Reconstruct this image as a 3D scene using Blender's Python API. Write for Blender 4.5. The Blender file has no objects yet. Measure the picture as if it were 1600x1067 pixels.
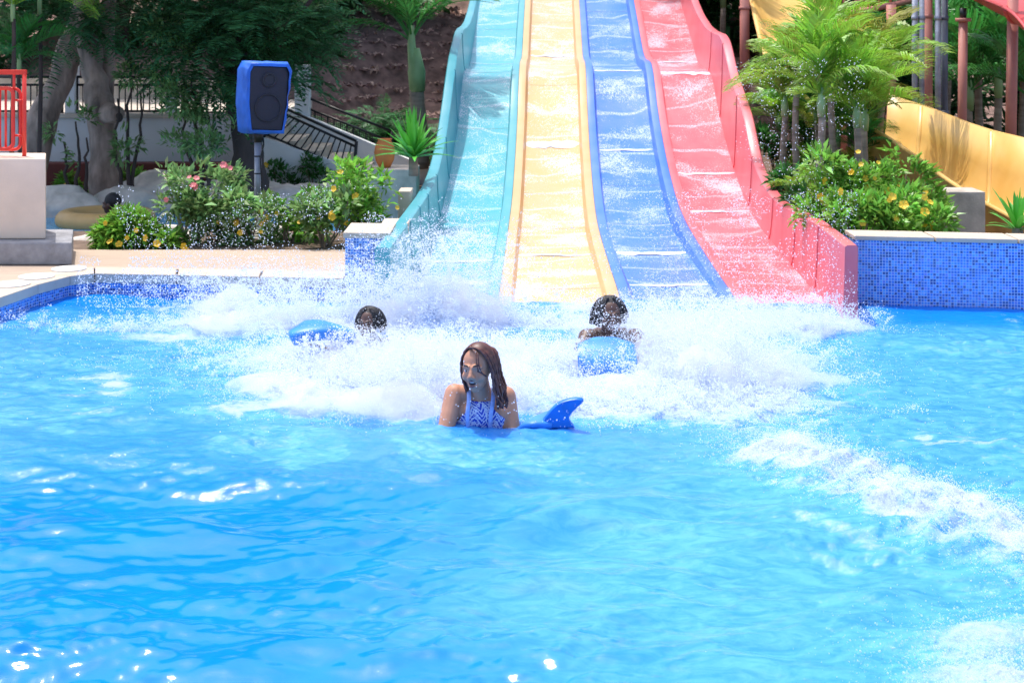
import bpy, bmesh, math, random
import numpy as np
from mathutils import Vector, Matrix, Euler
R = math.radians
rng = np.random.default_rng(7)
random.seed(7)
sc = bpy.context.scene
C = sc.collection

# ------------------------------------------------------------------ camera, sky, sun, exposure
F = 2200.0            # focal length in pixels of the 1600 px wide photograph
CH = 2.1              # camera height above the pool water (z = 0)
HY = 40.0             # image row of the horizon
cd = bpy.data.cameras.new('camera'); cam = bpy.data.objects.new('camera', cd); C.objects.link(cam)
cam.location = (0, 0, CH); cam.rotation_euler = (R(90), 0, 0)
cd.sensor_width = 36; cd.lens = 36 * F / 1600; cd.shift_y = -(533.5 - HY) / 1600
cd.clip_start = 0.1; cd.clip_end = 500
cd.dof.use_dof = True; cd.dof.focus_distance = 8.3; cd.dof.aperture_fstop = 5.0
sc.camera = cam

SUN = Vector((-0.20, 0.25, 0.92)).normalized()
w = bpy.data.worlds.new('World'); sc.world = w; w.use_nodes = True
wn = w.node_tree.nodes; wl = w.node_tree.links
sky = wn.new('ShaderNodeTexSky'); sky.sky_type = 'NISHITA'; sky.sun_disc = False
sky.sun_elevation = math.asin(SUN.z); sky.sun_rotation = math.atan2(SUN.x, SUN.y)
sky.air_density = 1.0; sky.dust_density = 3.5; sky.ozone_density = 1.0
wl.new(sky.outputs[0], wn['Background'].inputs[0]); wn['Background'].inputs[1].default_value = 0.15
sd = bpy.data.lights.new('sun', 'SUN'); sd.energy = 2.0; sd.angle = R(0.6); sd.color = (1.0, 0.96, 0.9)
sun = bpy.data.objects.new('sun', sd); C.objects.link(sun); sun.rotation_euler = SUN.to_track_quat('Z', 'Y').to_euler()
sun.location = (0, 0, 20)
vs = sc.view_settings; vs.view_transform = 'Standard'; vs.look = 'None'; vs.gamma = 1; vs.use_curve_mapping = False
vs.exposure = 0.93
sc.cycles.max_bounces = 8; sc.cycles.volume_bounces = 3; sc.cycles.volume_step_rate = 2.0; sc.cycles.volume_max_steps = 128; sc.cycles.transparent_max_bounces = 16
sc.cycles.use_denoising = True
sc.cycles.sample_clamp_indirect = 4; sc.cycles.caustics_reflective = False; sc.cycles.caustics_refractive = False

def P(px, py, D):                      # a point of the place seen at a pixel, at distance D
    return Vector(((px - 800) / F * D, D, CH - (py - HY) / F * D))
def G(px, py, z=0.0):                  # a point on a level at height z
    return P(px, py, (CH - z) * F / (py - HY))

# ------------------------------------------------------------------ noise helpers
def _h(i, j, s):
    n = (i * 374761393 + j * 668265263 + s * 1442695041) & 0xffffffff
    n = ((n ^ (n >> 13)) * 1274126177) & 0xffffffff
    return ((n ^ (n >> 16)) & 0xffff) / 65535.0
def vn(x, y, s=0):
    x = np.asarray(x, float); y = np.asarray(y, float)
    i = np.floor(x).astype(np.int64); j = np.floor(y).astype(np.int64); u = x - i; v = y - j
    u = u * u * u * (u * (u * 6 - 15) + 10); v = v * v * v * (v * (v * 6 - 15) + 10)
    a, b, c, d = _h(i, j, s), _h(i + 1, j, s), _h(i, j + 1, s), _h(i + 1, j + 1, s)
    return (a * (1 - u) + b * u) * (1 - v) + (c * (1 - u) + d * u) * v
def fbm(x, y, o=4, s=0):
    t = 0; a = .5
    for k in range(o):
        t = t + a * vn(x * 2 ** k + 17.3 * k, y * 2 ** k - 9.1 * k, s + k); a *= .5
    return t / (1 - .5 ** o)
def sstep(a, b, x):
    t = np.clip((x - a) / (b - a), 0, 1); return t * t * (3 - 2 * t)

# ------------------------------------------------------------------ mesh helpers
def arr_mesh(name, V, Fc, smooth=False):
    V = np.asarray(V, np.float32).reshape(-1, 3); Fc = np.asarray(Fc, np.int32)
    k = Fc.shape[1]; m = bpy.data.meshes.new(name)
    m.vertices.add(len(V)); m.vertices.foreach_set('co', V.ravel())
    m.loops.add(Fc.size); m.loops.foreach_set('vertex_index', Fc.ravel())
    m.polygons.add(len(Fc)); m.polygons.foreach_set('loop_start', np.arange(0, Fc.size, k, dtype=np.int32))
    m.polygons.foreach_set('loop_total', np.full(len(Fc), k, np.int32))
    if smooth: m.polygons.foreach_set('use_smooth', np.ones(len(Fc), bool))
    m.update(calc_edges=True); m.validate()
    return m
class MB:
    def __init__(s): s.v = []; s.f = []; s.sm = []
    def add(s, V, Fs, smooth=False):
        o = len(s.v); s.v += [tuple(p) for p in V]
        for f in Fs: s.f.append(tuple(o + i for i in f)); s.sm.append(smooth)
        return s
    def box(s, a, b, M=None):
        (x0, y0, z0), (x1, y1, z1) = a, b
        V = [Vector(p) for p in ((x0,y0,z0),(x1,y0,z0),(x1,y1,z0),(x0,y1,z0),(x0,y0,z1),(x1,y0,z1),(x1,y1,z1),(x0,y1,z1))]
        if M: V = [M @ p for p in V]
        return s.add(V, [(0,3,2,1),(4,5,6,7),(0,1,5,4),(1,2,6,5),(2,3,7,6),(3,0,4,7)])
    def prism(s, pts, z0, z1):
        n = len(pts); V = [(x, y, z0) for x, y in pts] + [(x, y, z1) for x, y in pts]
        ar = sum(pts[i][0]*pts[(i+1)%n][1]-pts[(i+1)%n][0]*pts[i][1] for i in range(n))
        Fs = [tuple(range(n))[::-1], tuple(range(n, 2*n))] + [(i, (i+1)%n, n+(i+1)%n, n+i) for i in range(n)]
        if ar < 0: Fs = [f[::-1] for f in Fs]
        return s.add(V, Fs)
    def tube(s, pts, r, seg=10, caps=True):
        pts = [Vector(p) for p in pts]; n = len(pts)
        rr = r if hasattr(r, '__len__') else [r] * n
        T = [(pts[min(i+1, n-1)] - pts[max(i-1, 0)]).normalized() for i in range(n)]
        u = T[0].orthogonal().normalized(); V = []
        for i in range(n):
            u = (u - T[i] * u.dot(T[i])).normalized(); v = T[i].cross(u)
            for k in range(seg):
                a = 2 * math.pi * k / seg
                V.append(pts[i] + (u * math.cos(a) + v * math.sin(a)) * rr[i])
        Fs = [(i*seg+k, i*seg+(k+1)%seg, (i+1)*seg+(k+1)%seg, (i+1)*seg+k) for i in range(n-1) for k in range(seg)]
        if caps: Fs += [tuple(range(seg))[::-1], tuple((n-1)*seg+k for k in range(seg))]
        return s.add(V, Fs, True)
    def ball(s, c, r, nu=16, nv=10, M=None):
        c = Vector(c); rx, ry, rz = r if hasattr(r, '__len__') else (r, r, r)
        V = []; Fs = []
        for j in range(nv + 1):
            th = math.pi * j / nv
            for i in range(nu):
                ph = 2 * math.pi * i / nu
                p = Vector((rx*math.sin(th)*math.cos(ph), ry*math.sin(th)*math.sin(ph), rz*math.cos(th)))
                if M: p = M @ p
                V.append(c + p)
        for j in range(nv):
            for i in range(nu):
                q = (j*nu+i, (j+1)*nu+i, (j+1)*nu+(i+1)%nu, j*nu+(i+1)%nu)
                if j == 0: q = (q[0], q[1], q[2])
                elif j == nv-1: q = (q[0], q[1], q[3])
                Fs.append(q)
        return s.add(V, Fs, True)
    def loft(s, rows, smooth=True, close=False):
        m = len(rows[0]); V = [p for r in rows for p in r]; Fs = []
        for i in range(len(rows)-1):
            for k in range(m if close else m-1):
                Fs.append((i*m+k, i*m+(k+1)%m, (i+1)*m+(k+1)%m, (i+1)*m+k))
        return s.add(V, Fs, smooth)
    def build(s, name, m, parent=None, bevel=0):
        me = bpy.data.meshes.new(name); me.from_pydata([tuple(p) for p in s.v], [], s.f)
        me.polygons.foreach_set('use_smooth', s.sm); me.update()
        bm = bmesh.new(); bm.from_mesh(me); bmesh.ops.remove_doubles(bm, verts=bm.verts, dist=1e-6) if False else None
        bmesh.ops.recalc_face_normals(bm, faces=bm.faces)
        if bevel: bmesh.ops.bevel(bm, geom=list(bm.edges), offset=bevel, segments=2, affect='EDGES', profile=.6, clamp_overlap=True)
        bm.to_mesh(me); bm.free()
        return obj(name, me, m, parent)
def obj(name, me, m, parent=None):
    o = bpy.data.objects.new(name, me); C.objects.link(o)
    if m is not None: me.materials.clear(); me.materials.append(m)
    if parent is not None: o.parent = parent
    return o
def empty(name, loc=(0,0,0), rz=0):
    o = bpy.data.objects.new(name, None); C.objects.link(o); o.location = loc; o.rotation_euler = (0,0,rz)
    o.empty_display_size = .1
    return o
def tag(o, label, cat=None, group=None, kind=None):
    if label: o['label'] = label
    if cat: o['category'] = cat
    if group: o['group'] = group
    if kind: o['kind'] = kind
    return o
def struct(o, label=None): return tag(o, label, kind='structure')
def dup(o, parent=None):
    c = o.copy(); C.objects.link(c); c.parent = parent
    for ch in list(o.children): dup(ch, c)
    return c
def subdiv_noise(o, cuts, amp, scale, seed=0):
    bm = bmesh.new(); bm.from_mesh(o.data)
    bmesh.ops.subdivide_edges(bm, edges=bm.edges, cuts=cuts, use_grid_fill=True)
    bm.normal_update()
    for v in bm.verts:
        n = float(fbm((v.co.x + v.co.z*.7)*scale, (v.co.y - v.co.z*.9)*scale, 4, seed)) - .5
        v.co += v.normal * n * amp
    for f in bm.faces: f.smooth = True
    bm.to_mesh(o.data); bm.free(); return o

# ------------------------------------------------------------------ materials
def nodes(name):
    m = bpy.data.materials.new(name); m.use_nodes = True
    return m, m.node_tree.nodes, m.node_tree.links, m.node_tree.nodes['Principled BSDF']
def N(n, t, **kw):
    x = n.new(t)
    for k, v in kw.items():
        if k.startswith('i_'):
            key = k[2:]
            x.inputs[int(key) if key.isdigit() else key].default_value = v
        else: setattr(x, k, v)
    return x
def mixc(n, l, fac, a, b):
    x = n.new('ShaderNodeMix'); x.data_type = 'RGBA'
    for sock, v in ((x.inputs[0], fac), (x.inputs[6], a), (x.inputs[7], b)):
        if hasattr(v, 'is_linked'): l.new(v, sock)
        elif isinstance(v, (int, float)): sock.default_value = v
        else: sock.default_value = (*v[:3], 1)
    return x.outputs[2]
def mathn(n, l, op, a, b=None, c=None, clamp=False):
    x = n.new('ShaderNodeMath'); x.operation = op; x.use_clamp = clamp
    for i, v in enumerate((a, b, c)):
        if v is None: continue
        if hasattr(v, 'is_linked'): l.new(v, x.inputs[i])
        else: x.inputs[i].default_value = v
    return x.outputs[0]
def ramp(n, l, fac, stops, interp='LINEAR'):
    x = n.new('ShaderNodeValToRGB'); x.color_ramp.interpolation = interp
    e = x.color_ramp.elements
    while len(e) < len(stops): e.new(.5)
    for q, (p, c) in zip(e, stops): q.position = p; q.color = (*c[:3], 1) if hasattr(c, '__len__') else (c, c, c, 1)
    l.new(fac, x.inputs[0]); return x.outputs[0]
def noise(n, l, vec, scale, detail=4, rough=.55, dist=0):
    x = N(n, 'ShaderNodeTexNoise', i_Scale=scale, i_Detail=detail, i_Roughness=rough, i_Distortion=dist)
    l.new(vec, x.inputs['Vector']); return x.outputs[0]
def mapping(n, l, vec, scale=(1,1,1)):
    x = n.new('ShaderNodeMapping'); x.inputs['Scale'].default_value = scale; l.new(vec, x.inputs[0]); return x.outputs[0]
def bump(n, l, b, h, strength, dist=.01):
    x = N(n, 'ShaderNodeBump', i_Strength=strength, i_Distance=dist); l.new(h, x.inputs['Height']); l.new(x.outputs[0], b.inputs['Normal'])
def pm(name, col, rough=.6, var=.25, scale=6, col2=None, bscale=0, bstr=.3, spec=.5, metal=0, island=0, trans=0, stretch=None):
    m, n, l, b = nodes(name)
    vec = n.new('ShaderNodeTexCoord').outputs['Object']
    if stretch: vec = mapping(n, l, vec, stretch)
    f = noise(n, l, vec, scale)
    f = ramp(n, l, f, [(.3, 0), (.7, 1)])
    a = tuple(c * (1 - var) for c in col); c2 = col2 or tuple(min(1, c * (1 + var)) for c in col)
    out = mixc(n, l, f, a, c2)
    if island:
        g = n.new('ShaderNodeNewGeometry'); hs = n.new('ShaderNodeHueSaturation'); l.new(out, hs.inputs['Color'])
        mr = N(n, 'ShaderNodeMapRange', i_3=1 - island, i_4=1 + island); l.new(g.outputs['Random Per Island'], mr.inputs[0]); l.new(mr.outputs[0], hs.inputs['Value'])
        mr2 = N(n, 'ShaderNodeMapRange', i_3=.5 - island*.06, i_4=.5 + island*.04); l.new(g.outputs['Random Per Island'], mr2.inputs[0]); l.new(mr2.outputs[0], hs.inputs['Hue'])
        out = hs.outputs[0]
    l.new(out, b.inputs['Base Color']); b.inputs['Roughness'].default_value = rough
    b.inputs['Specular IOR Level'].default_value = spec; b.inputs['Metallic'].default_value = metal
    if bscale: bump(n, l, b, noise(n, l, vec, bscale), bstr)
    if trans:
        t = n.new('ShaderNodeBsdfTranslucent'); l.new(out, t.inputs[0]); mx = n.new('ShaderNodeMixShader'); mx.inputs[0].default_value = trans
        l.new(b.outputs[0], mx.inputs[1]); l.new(t.outputs[0], mx.inputs[2]); l.new(mx.outputs[0], n['Material Output'].inputs[0])
    return m
M = {}
M['wall_white'] = pm('white_render', (.76,.77,.80), .8, .10, 1.5, bscale=30, bstr=.15)
M['stair'] = pm('stair_stone', (.60,.52,.44), .8, .18, 3, bscale=40)
M['red_wall'] = pm('red_wall_paint', (.16,.035,.03), .7, .3, 2.5, bscale=30)
M['tan_wall'] = pm('tan_render', (.80,.63,.49), .8, .12, 2.2, bscale=60, bstr=.15)
M['grey_stone'] = pm('grey_step_stone', (.30,.30,.32), .8, .3, 7, bscale=50, bstr=.5)
M['concrete'] = pm('old_concrete', (.50,.44,.37), .85, .3, 5, bscale=50, bstr=.4)
M['soil'] = pm('soil', (.16,.11,.08), .95, .4, 5, bscale=20, bstr=.8)
M['hill'] = pm('leaf_littered_hillside', (.23,.145,.12), .95, .55, 3.5, bscale=14, bstr=1)
M['litter'] = pm('dry_leaves', (.42,.27,.22), .9, .4, 4, island=.5)
M['rock'] = pm('pale_rock', (.62,.56,.50), .85, .28, 4, bscale=18, bstr=.7)
M['coping'] = pm('coping_stone', (.54,.45,.36), .7, .1, 6, bscale=60, bstr=.25)
M['black_metal'] = pm('black_painted_steel', (.012,.013,.016), .4, .3, 8)
M['red_metal'] = pm('red_painted_steel', (.85,.055,.035), .3, .1, 8)
M['bark'] = pm('grey_bark', (.34,.25,.21), .9, .55, 8, bscale=22, bstr=.9, stretch=(1,1,.35))
M['bark_dark'] = pm('dark_bark', (.07,.05,.045), .9, .4, 5, bscale=22, bstr=.9, stretch=(1,1,.35))
M['twig'] = pm('shrub_stem', (.20,.15,.11), .85, .3, 12)
M['leaf_dark'] = pm('dark_feathery_leaf', (.065,.21,.075), .5, .4, 3, island=.55, trans=.45)
M['leaf_mid'] = pm('mid_leaf', (.06,.22,.045), .45, .35, 3, island=.5, trans=.4)
M['leaf_shrub'] = pm('shrub_leaf', (.22,.48,.07), .4, .3, 3, island=.45, trans=.42)
M['leaf_olive'] = pm('grey_green_leaf', (.24,.42,.15), .45, .3, 3, island=.45, trans=.4)
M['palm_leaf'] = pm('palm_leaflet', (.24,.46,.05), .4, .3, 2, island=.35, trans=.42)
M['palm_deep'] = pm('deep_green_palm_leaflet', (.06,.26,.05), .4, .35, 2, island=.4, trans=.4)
M['palm_dry'] = pm('yellowing_palm_leaflet', (.36,.36,.06), .5, .3, 2, island=.35, trans=.4)
M['palm_rib'] = pm('palm_rib', (.30,.30,.08), .5, .2, 4)
M['palm_trunk'] = pm('ringed_palm_trunk', (.30,.24,.19), .8, .35, 3, bscale=20, stretch=(1,1,6))
M['crownshaft'] = pm('green_crownshaft', (.26,.40,.17), .5, .2, 3)
M['strap_leaf'] = pm('strap_leaf', (.10,.42,.05), .35, .3, 2, island=.35, trans=.2)
M['yellow_petal'] = pm('yellow_petal', (.90,.58,.04), .5, .12, 20, trans=.2)
M['pink_petal'] = pm('pink_petal', (.88,.24,.26), .5, .2, 20, trans=.2)
M['terracotta'] = pm('terracotta', (.62,.20,.05), .7, .15, 6)
M['speaker_black'] = pm('speaker_plastic', (.012,.015,.03), .45, .3, 10)
M['speaker_mesh'] = pm('speaker_grille', (.018,.022,.045), .6, .3, 200, bscale=300, bstr=.5)
M['blue_cloth'] = pm('blue_cover_cloth', (.012,.13,.62), .55, .25, 5, bscale=14, bstr=.6)
M['galv'] = pm('weathered_galvanised_steel', (.33,.35,.42), .5, .3, 9, metal=.3, bscale=30)
M['pipe_dark'] = pm('dark_stained_pipe', (.13,.15,.2), .5, .6, 5, stretch=(1,1,.3))
M['pink_post'] = pm('salmon_painted_steel', (.52,.20,.16), .55, .15, 3, bscale=30, bstr=.1)
M['rust_deck'] = pm('rusty_deck', (.28,.17,.13), .8, .4, 6, bscale=20)
M['skin'] = pm('brown_skin', (.52,.25,.155), .52, .12, 14, spec=.35)
M['skin_dark'] = pm('dark_skin', (.10,.052,.042), .45, .15, 14)
M['hair_brown'] = pm('reddish_braids', (.10,.035,.028), .45, .45, 30, island=.5)
M['hair_black'] = pm('black_hair', (.014,.013,.018), .5, .4, 60, bscale=120, bstr=.8)
M['eye_white'] = pm('eye_white', (.75,.73,.70), .2, .03, 30)
M['eye_dark'] = pm('dark_iris', (.012,.008,.006), .15, .2, 30)
M['lip'] = pm('lip', (.22,.085,.085), .4, .1, 30)
M['mouth'] = pm('mouth_inside', (.03,.008,.01), .5, .1, 30)
M['navy_shirt'] = pm('navy_swim_shirt', (.012,.016,.05), .6, .3, 10)
M['tube_tan'] = pm('tan_float', (.68,.42,.16), .45, .12, 5)
M['mat_blue'] = pm('blue_foam_mat', (.005,.16,.62), .42, .22, 7, bscale=60, bstr=.15)
M['mat_pale'] = pm('pale_blue_foam_mat', (.035,.24,.72), .45, .25, 7)
M['lid'] = pm('white_plastic_lid', (.78,.76,.72), .5, .06, 10)
M['river'] = None

# mosaic of small square glass tiles (about 20 mm, 4 px in the photo)
def mosaic():
    m, n, l, b = nodes('blue_glass_mosaic')
    a = n.new('ShaderNodeAttribute'); a.attribute_name = 'lane'
    sc_ = n.new('ShaderNodeVectorMath'); sc_.operation = 'SCALE'; sc_.inputs['Scale'].default_value = 1 / .0215; l.new(a.outputs['Vector'], sc_.inputs[0])
    fl = n.new('ShaderNodeVectorMath'); fl.operation = 'FLOOR'; l.new(sc_.outputs[0], fl.inputs[0])
    fr = n.new('ShaderNodeVectorMath'); fr.operation = 'FRACTION'; l.new(sc_.outputs[0], fr.inputs[0])
    wn_ = n.new('ShaderNodeTexWhiteNoise'); wn_.noise_dimensions = '3D'; l.new(fl.outputs[0], wn_.inputs[0])
    col = ramp(n, l, wn_.outputs[0], [(0, (.008,.02,.22)), (.22, (.02,.10,.52)), (.4, (.03,.17,.70)), (.62, (.06,.28,.80)), (.8, (.13,.40,.85)), (.93, (.16,.20,.75))], 'CONSTANT')
    s = n.new('ShaderNodeSeparateXYZ'); l.new(fr.outputs[0], s.inputs[0])
    def edge(o):
        d = mathn(n, l, 'ABSOLUTE', mathn(n, l, 'SUBTRACT', o, .5)); return mathn(n, l, 'GREATER_THAN', d, .41)
    g = mathn(n, l, 'MAXIMUM', edge(s.outputs[0]), edge(s.outputs[1]))
    big = ramp(n, l, noise(n, l, a.outputs['Vector'], 1.7), [(.35, .08), (.7, .42)])
    col = mixc(n, l, big, col, (.16,.42,.85))
    l.new(mixc(n, l, g, col, (.52,.64,.86)), b.inputs['Base Color'])
    l.new(mathn(n, l, 'MULTIPLY_ADD', g, .5, .15), b.inputs['Roughness'])
    bump(n, l, b, mathn(n, l, 'SUBTRACT', 1.0, g), .6, .002)
    return m
M['mosaic'] = mosaic()
def put_attr(me, A):
    at = me.attributes.new('lane', 'FLOAT_VECTOR', 'POINT'); at.data.foreach_set('vector', np.asarray(A, np.float32).ravel())

# fibreglass with a running film of white water
def lane_mat(name, col, wet=1.0):
    m, n, l, b = nodes(name)
    a = n.new('ShaderNodeAttribute'); a.attribute_name = 'lane'; v = a.outputs['Vector']
    st = mapping(n, l, v, (1, .45, 1))
    fine = noise(n, l, st, 75, 3, .7, .6)
    mid = noise(n, l, mapping(n, l, v, (1, .6, 1)), 9, 4, .6, 1.5)
    big = noise(n, l, v, 1.6, 3, .5, .5)
    cover = mathn(n, l, 'MULTIPLY_ADD', big, .80, mathn(n, l, 'MULTIPLY_ADD', mid, .36, -.22))
    f = mathn(n, l, 'SUBTRACT', mathn(n, l, 'ADD', fine, cover), .905)
    f = mathn(n, l, 'MULTIPLY', f, 8.5 * wet, clamp=True)
    # roll waves: thin white arcs that run across the lane
    wv = N(n, 'ShaderNodeTexWave', i_Scale=.55, i_Distortion=7.0, i_Detail=3.0, bands_direction='Y'); wv.inputs['Detail Scale'].default_value = 1.2
    l.new(v, wv.inputs['Vector'])
    arc = ramp(n, l, wv.outputs[1], [(.955, 0), (.995, 1)])
    arc = mathn(n, l, 'MULTIPLY', arc, mathn(n, l, 'MULTIPLY', ramp(n, l, fine, [(.4, 0), (.6, 1)]), .8 * wet))
    f = mathn(n, l, 'MAXIMUM', mathn(n, l, 'MULTIPLY', f, .75), arc)
    fade = ramp(n, l, noise(n, l, v, 4), [(.3, 0), (.75, 1)])
    base = mixc(n, l, fade, col, tuple(min(1, c * .85 + .07) for c in col))
    l.new(mixc(n, l, f, base, (.62,.70,.80)), b.inputs['Base Color'])
    b.inputs['Roughness'].default_value = .2; b.inputs['IOR'].default_value = 1.4
    bump(n, l, b, mathn(n, l, 'ADD', fine, mathn(n, l, 'MULTIPLY', mid, 1.2)), .30 * wet + .05, .008)
    return m
LANE_COL = {'teal': (.06,.40,.48), 'yellow': (.70,.43,.17), 'blue': (.04,.19,.74), 'red': (.78,.13,.16)}
for k, c in LANE_COL.items():
    M['lane_' + k] = lane_mat(k + '_wet_fibreglass', c, 1.0)
    M['rim_' + k] = pm(k + '_fibreglass', c, .32, .12, 2.5, col2=tuple(min(1, q * .85 + .07) for q in c), bscale=14, bstr=.08)
M['white_water'] = pm('white_water', (.60,.67,.78), .6, .05, 60, bscale=80, bstr=.8)
M['flume_yellow'] = pm('yellow_fibreglass', (.80,.46,.11), .35, .10, 1.8, col2=(.86,.56,.20), bscale=3, bstr=.1)
M['flume_red'] = pm('red_flume_fibreglass', (.55,.06,.06), .35, .1, 2)

# stone-plank deck
def deck_mat():
    m, n, l, b = nodes('wood_grain_stone_deck')
    v = n.new('ShaderNodeTexCoord').outputs['Object']
    br = N(n, 'ShaderNodeTexBrick', i_Scale=1.0); br.inputs['Brick Width'].default_value = 1.1; br.inputs['Row Height'].default_value = .13
    br.inputs['Mortar Size'].default_value = .004; br.inputs['Color1'].default_value = (.46,.345,.255,1); br.inputs['Color2'].default_value = (.39,.29,.215,1); br.inputs['Mortar'].default_value = (.36,.28,.22,1)
    l.new(v, br.inputs['Vector'])
    st = noise(n, l, mapping(n, l, v, (.5, 9, 1)), 7, 5, .6, .4)
    c = mixc(n, l, ramp(n, l, st, [(.38, .0), (.68, .75)]), br.outputs[0], (.54,.43,.34))
    l.new(c, b.inputs['Base Color']); b.inputs['Roughness'].default_value = .6
    bump(n, l, b, st, .3, .004); return m
M['deck'] = deck_mat()

# pool water: blue body, milky where air is beaten in, white for foam and painted sun sparkle
def water_mat(name, body, milk):
    m, n, l, b = nodes(name)
    v = n.new('ShaderNodeTexCoord').outputs['Object']
    a = n.new('ShaderNodeAttribute'); a.attribute_name = 'lane'
    s = n.new('ShaderNodeSeparateXYZ'); l.new(a.outputs['Vector'], s.inputs[0])   # x foam with painted sparkle flecks, y milk, z chop
    fine = noise(n, l, mapping(n, l, v, (.8, 1, 1)), 34, 6, .72, .8)
    med = noise(n, l, mapping(n, l, v, (.7, 1, 1)), 9, 4, .6, 1.0)
    vary = noise(n, l, v, 2.2, 3)
    strk = ramp(n, l, noise(n, l, mapping(n, l, v, (.45, 1, 1)), 13, 6, .7, 1.2), [(.36, .30), (.60, 1.0)])  # uneven air, plus dark trough contrast painted in place of wave reflections
    mf = mathn(n, l, 'MULTIPLY', s.outputs[1], mathn(n, l, 'MULTIPLY', strk, mathn(n, l, 'MULTIPLY_ADD', med, .9, .55)), clamp=True)
    c = mixc(n, l, mf, mixc(n, l, ramp(n, l, vary, [(.35, 0), (.65, 1)]), body, tuple(q * 1.12 for q in body)), milk)
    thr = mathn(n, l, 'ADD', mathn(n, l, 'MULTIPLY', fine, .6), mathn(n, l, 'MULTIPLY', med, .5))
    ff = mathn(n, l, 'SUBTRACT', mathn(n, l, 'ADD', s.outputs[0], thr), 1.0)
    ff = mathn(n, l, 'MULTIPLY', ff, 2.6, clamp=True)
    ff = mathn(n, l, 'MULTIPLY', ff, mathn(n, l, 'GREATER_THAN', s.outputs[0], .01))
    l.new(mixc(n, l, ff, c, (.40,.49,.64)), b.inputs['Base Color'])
    l.new(mathn(n, l, 'MULTIPLY_ADD', mathn(n, l, 'MAXIMUM', ff, mathn(n, l, 'MULTIPLY', s.outputs[0], .5)), .55, .04), b.inputs['Roughness'])
    b.inputs['IOR'].default_value = 1.333
    rip = noise(n, l, mapping(n, l, v, (.6, 1, 1)), 7, 6, .62, .7)
    h = mathn(n, l, 'ADD', mathn(n, l, 'MULTIPLY', rip, mathn(n, l, 'MULTIPLY_ADD', s.outputs[2], .75, .16)), mathn(n, l, 'MULTIPLY', mathn(n, l, 'MULTIPLY', fine, s.outputs[2]), 1.0))
    bump(n, l, b, h, .38, .02)
    return m
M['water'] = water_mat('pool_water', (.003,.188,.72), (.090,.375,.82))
M['river'] = water_mat('channel_water', (.10,.42,.72), (.2,.55,.8))
M['droplet'] = pm('water_spray', (.84,.89,.97), .4, .02, 1, trans=.5)

# ================================================================== setting
struct(MB().box((-150,-60,-.6), (150,220,-.4)).build('ground', M['soil']))
def wy(x): return 10.69 - .085 * x                       # line of the pool's far edge
EDGE = [(-3.27, 11.02), (-3.42, 10.9), (-3.55, 10.55), (-3.68, 9.9), (-4.1, 8.4), (-5.6, 3.0), (-6.2, 1.0)]
# deck: one slab behind and beside the pool
DZ = .15
dk = MB().prism([(-1.28, wy(-1.28)+.3), (-3.36, 11.32)] + [(x-.3, y+(.12 if i == 0 else 0)) for i, (x, y) in enumerate(EDGE[1:])] + [(-30, 1), (-30, 12.25), (-1.28, 12.25)], -.4, DZ)
struct(dk.build('pool_deck', M['deck']))
cp = MB(); inner = [(-1.285, wy(-1.285))] + EDGE; outer = [(-1.285, wy(-1.285)+.3), (-3.36, 11.32)] + [(x-.3, y+(.12 if i == 0 else 0)) for i, (x, y) in enumerate(EDGE[1:])]
for i in range(len(inner)-1):                            # coping stones with a small joint between them
    a, b_, c, d = (Vector(q) for q in (inner[i], inner[i+1], outer[i+1], outer[i]))
    n_ = max(1, int((b_ - a).length / .62))
    for k in range(n_):
        t0, t1 = k/n_ + .004, (k+1)/n_ - .004
        q = MB().prism([tuple(a.lerp(b_, t0)), tuple(a.lerp(b_, t1)), tuple(d.lerp(c, t1)), tuple(d.lerp(c, t0))], .085, DZ + .012)
        s_ = q.build('coping_stone', M['coping'], bevel=.008)
        if i == 0 and k == 0: COP = s_; struct(s_); s_.name = 'pool_coping'
        else: s_.parent = COP
def quadface(V, A, pts, att):
    V.append(pts); A.append(att)
def mosaic_faces(name, faces, parent=None):
    V = []; A = []; Fq = []
    for pts in faces:
        p = [Vector(q) for q in pts]; u = (p[1]-p[0]).length; v = (p[3]-p[0]).length; o = len(V); off = o * .31
        V += p; A += [(off, p[0].z, 0), (off+u, p[1].z, 0), (off+u, p[2].z, 0), (off, p[3].z, 0)]; Fq.append((o, o+1, o+2, o+3))
    me = arr_mesh(name, [tuple(q) for q in V], Fq); put_attr(me, A)
    return obj(name, me, M['mosaic'], parent)
# mosaic band under the coping at the pool's edge
fs = []
ed2 = [(-1.285, wy(-1.285))] + EDGE
for a, b_ in zip(ed2[:-1], ed2[1:]): fs.append([(b_[0]-.03, b_[1]+.03, -.5), (a[0]-.03, a[1]+.03, -.5), (a[0]-.03, a[1]+.03, .084), (b_[0]-.03, b_[1]+.03, .084)])
struct(mosaic_faces('pool_wall', fs))
# raised mosaic wall, left of the slides
wl_ = empty('mosaic_wall', (0,0,0)); tag(wl_, 'short blue mosaic wall end beside the teal slide', 'wall')
xa, xb = -1.28, -.93; ya, yb = wy(xa), wy(xb)
mosaic_faces('tile_facing', [[(xa,ya,-.5),(xb,yb,-.5),(xb,yb,.47),(xa,ya,.47)], [(xa,ya+.5,-.5),(xa,ya,-.5),(xa,ya,.47),(xa,ya+.5,.47)], [(xb,yb,-.5),(xb,yb+.5,-.5),(xb,yb+.5,.47),(xb,yb,.47)], [(xb,yb+.5,-.5),(xa,ya+.5,-.5),(xa,ya+.5,.47),(xb,yb+.5,.47)]], wl_)
MB().prism([(xa-.015,ya-.015),(xb,yb-.015),(xb,yb+.52),(xa-.015,ya+.52)], .471, .515).build('coping', M['coping'], wl_, bevel=.008)
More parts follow.
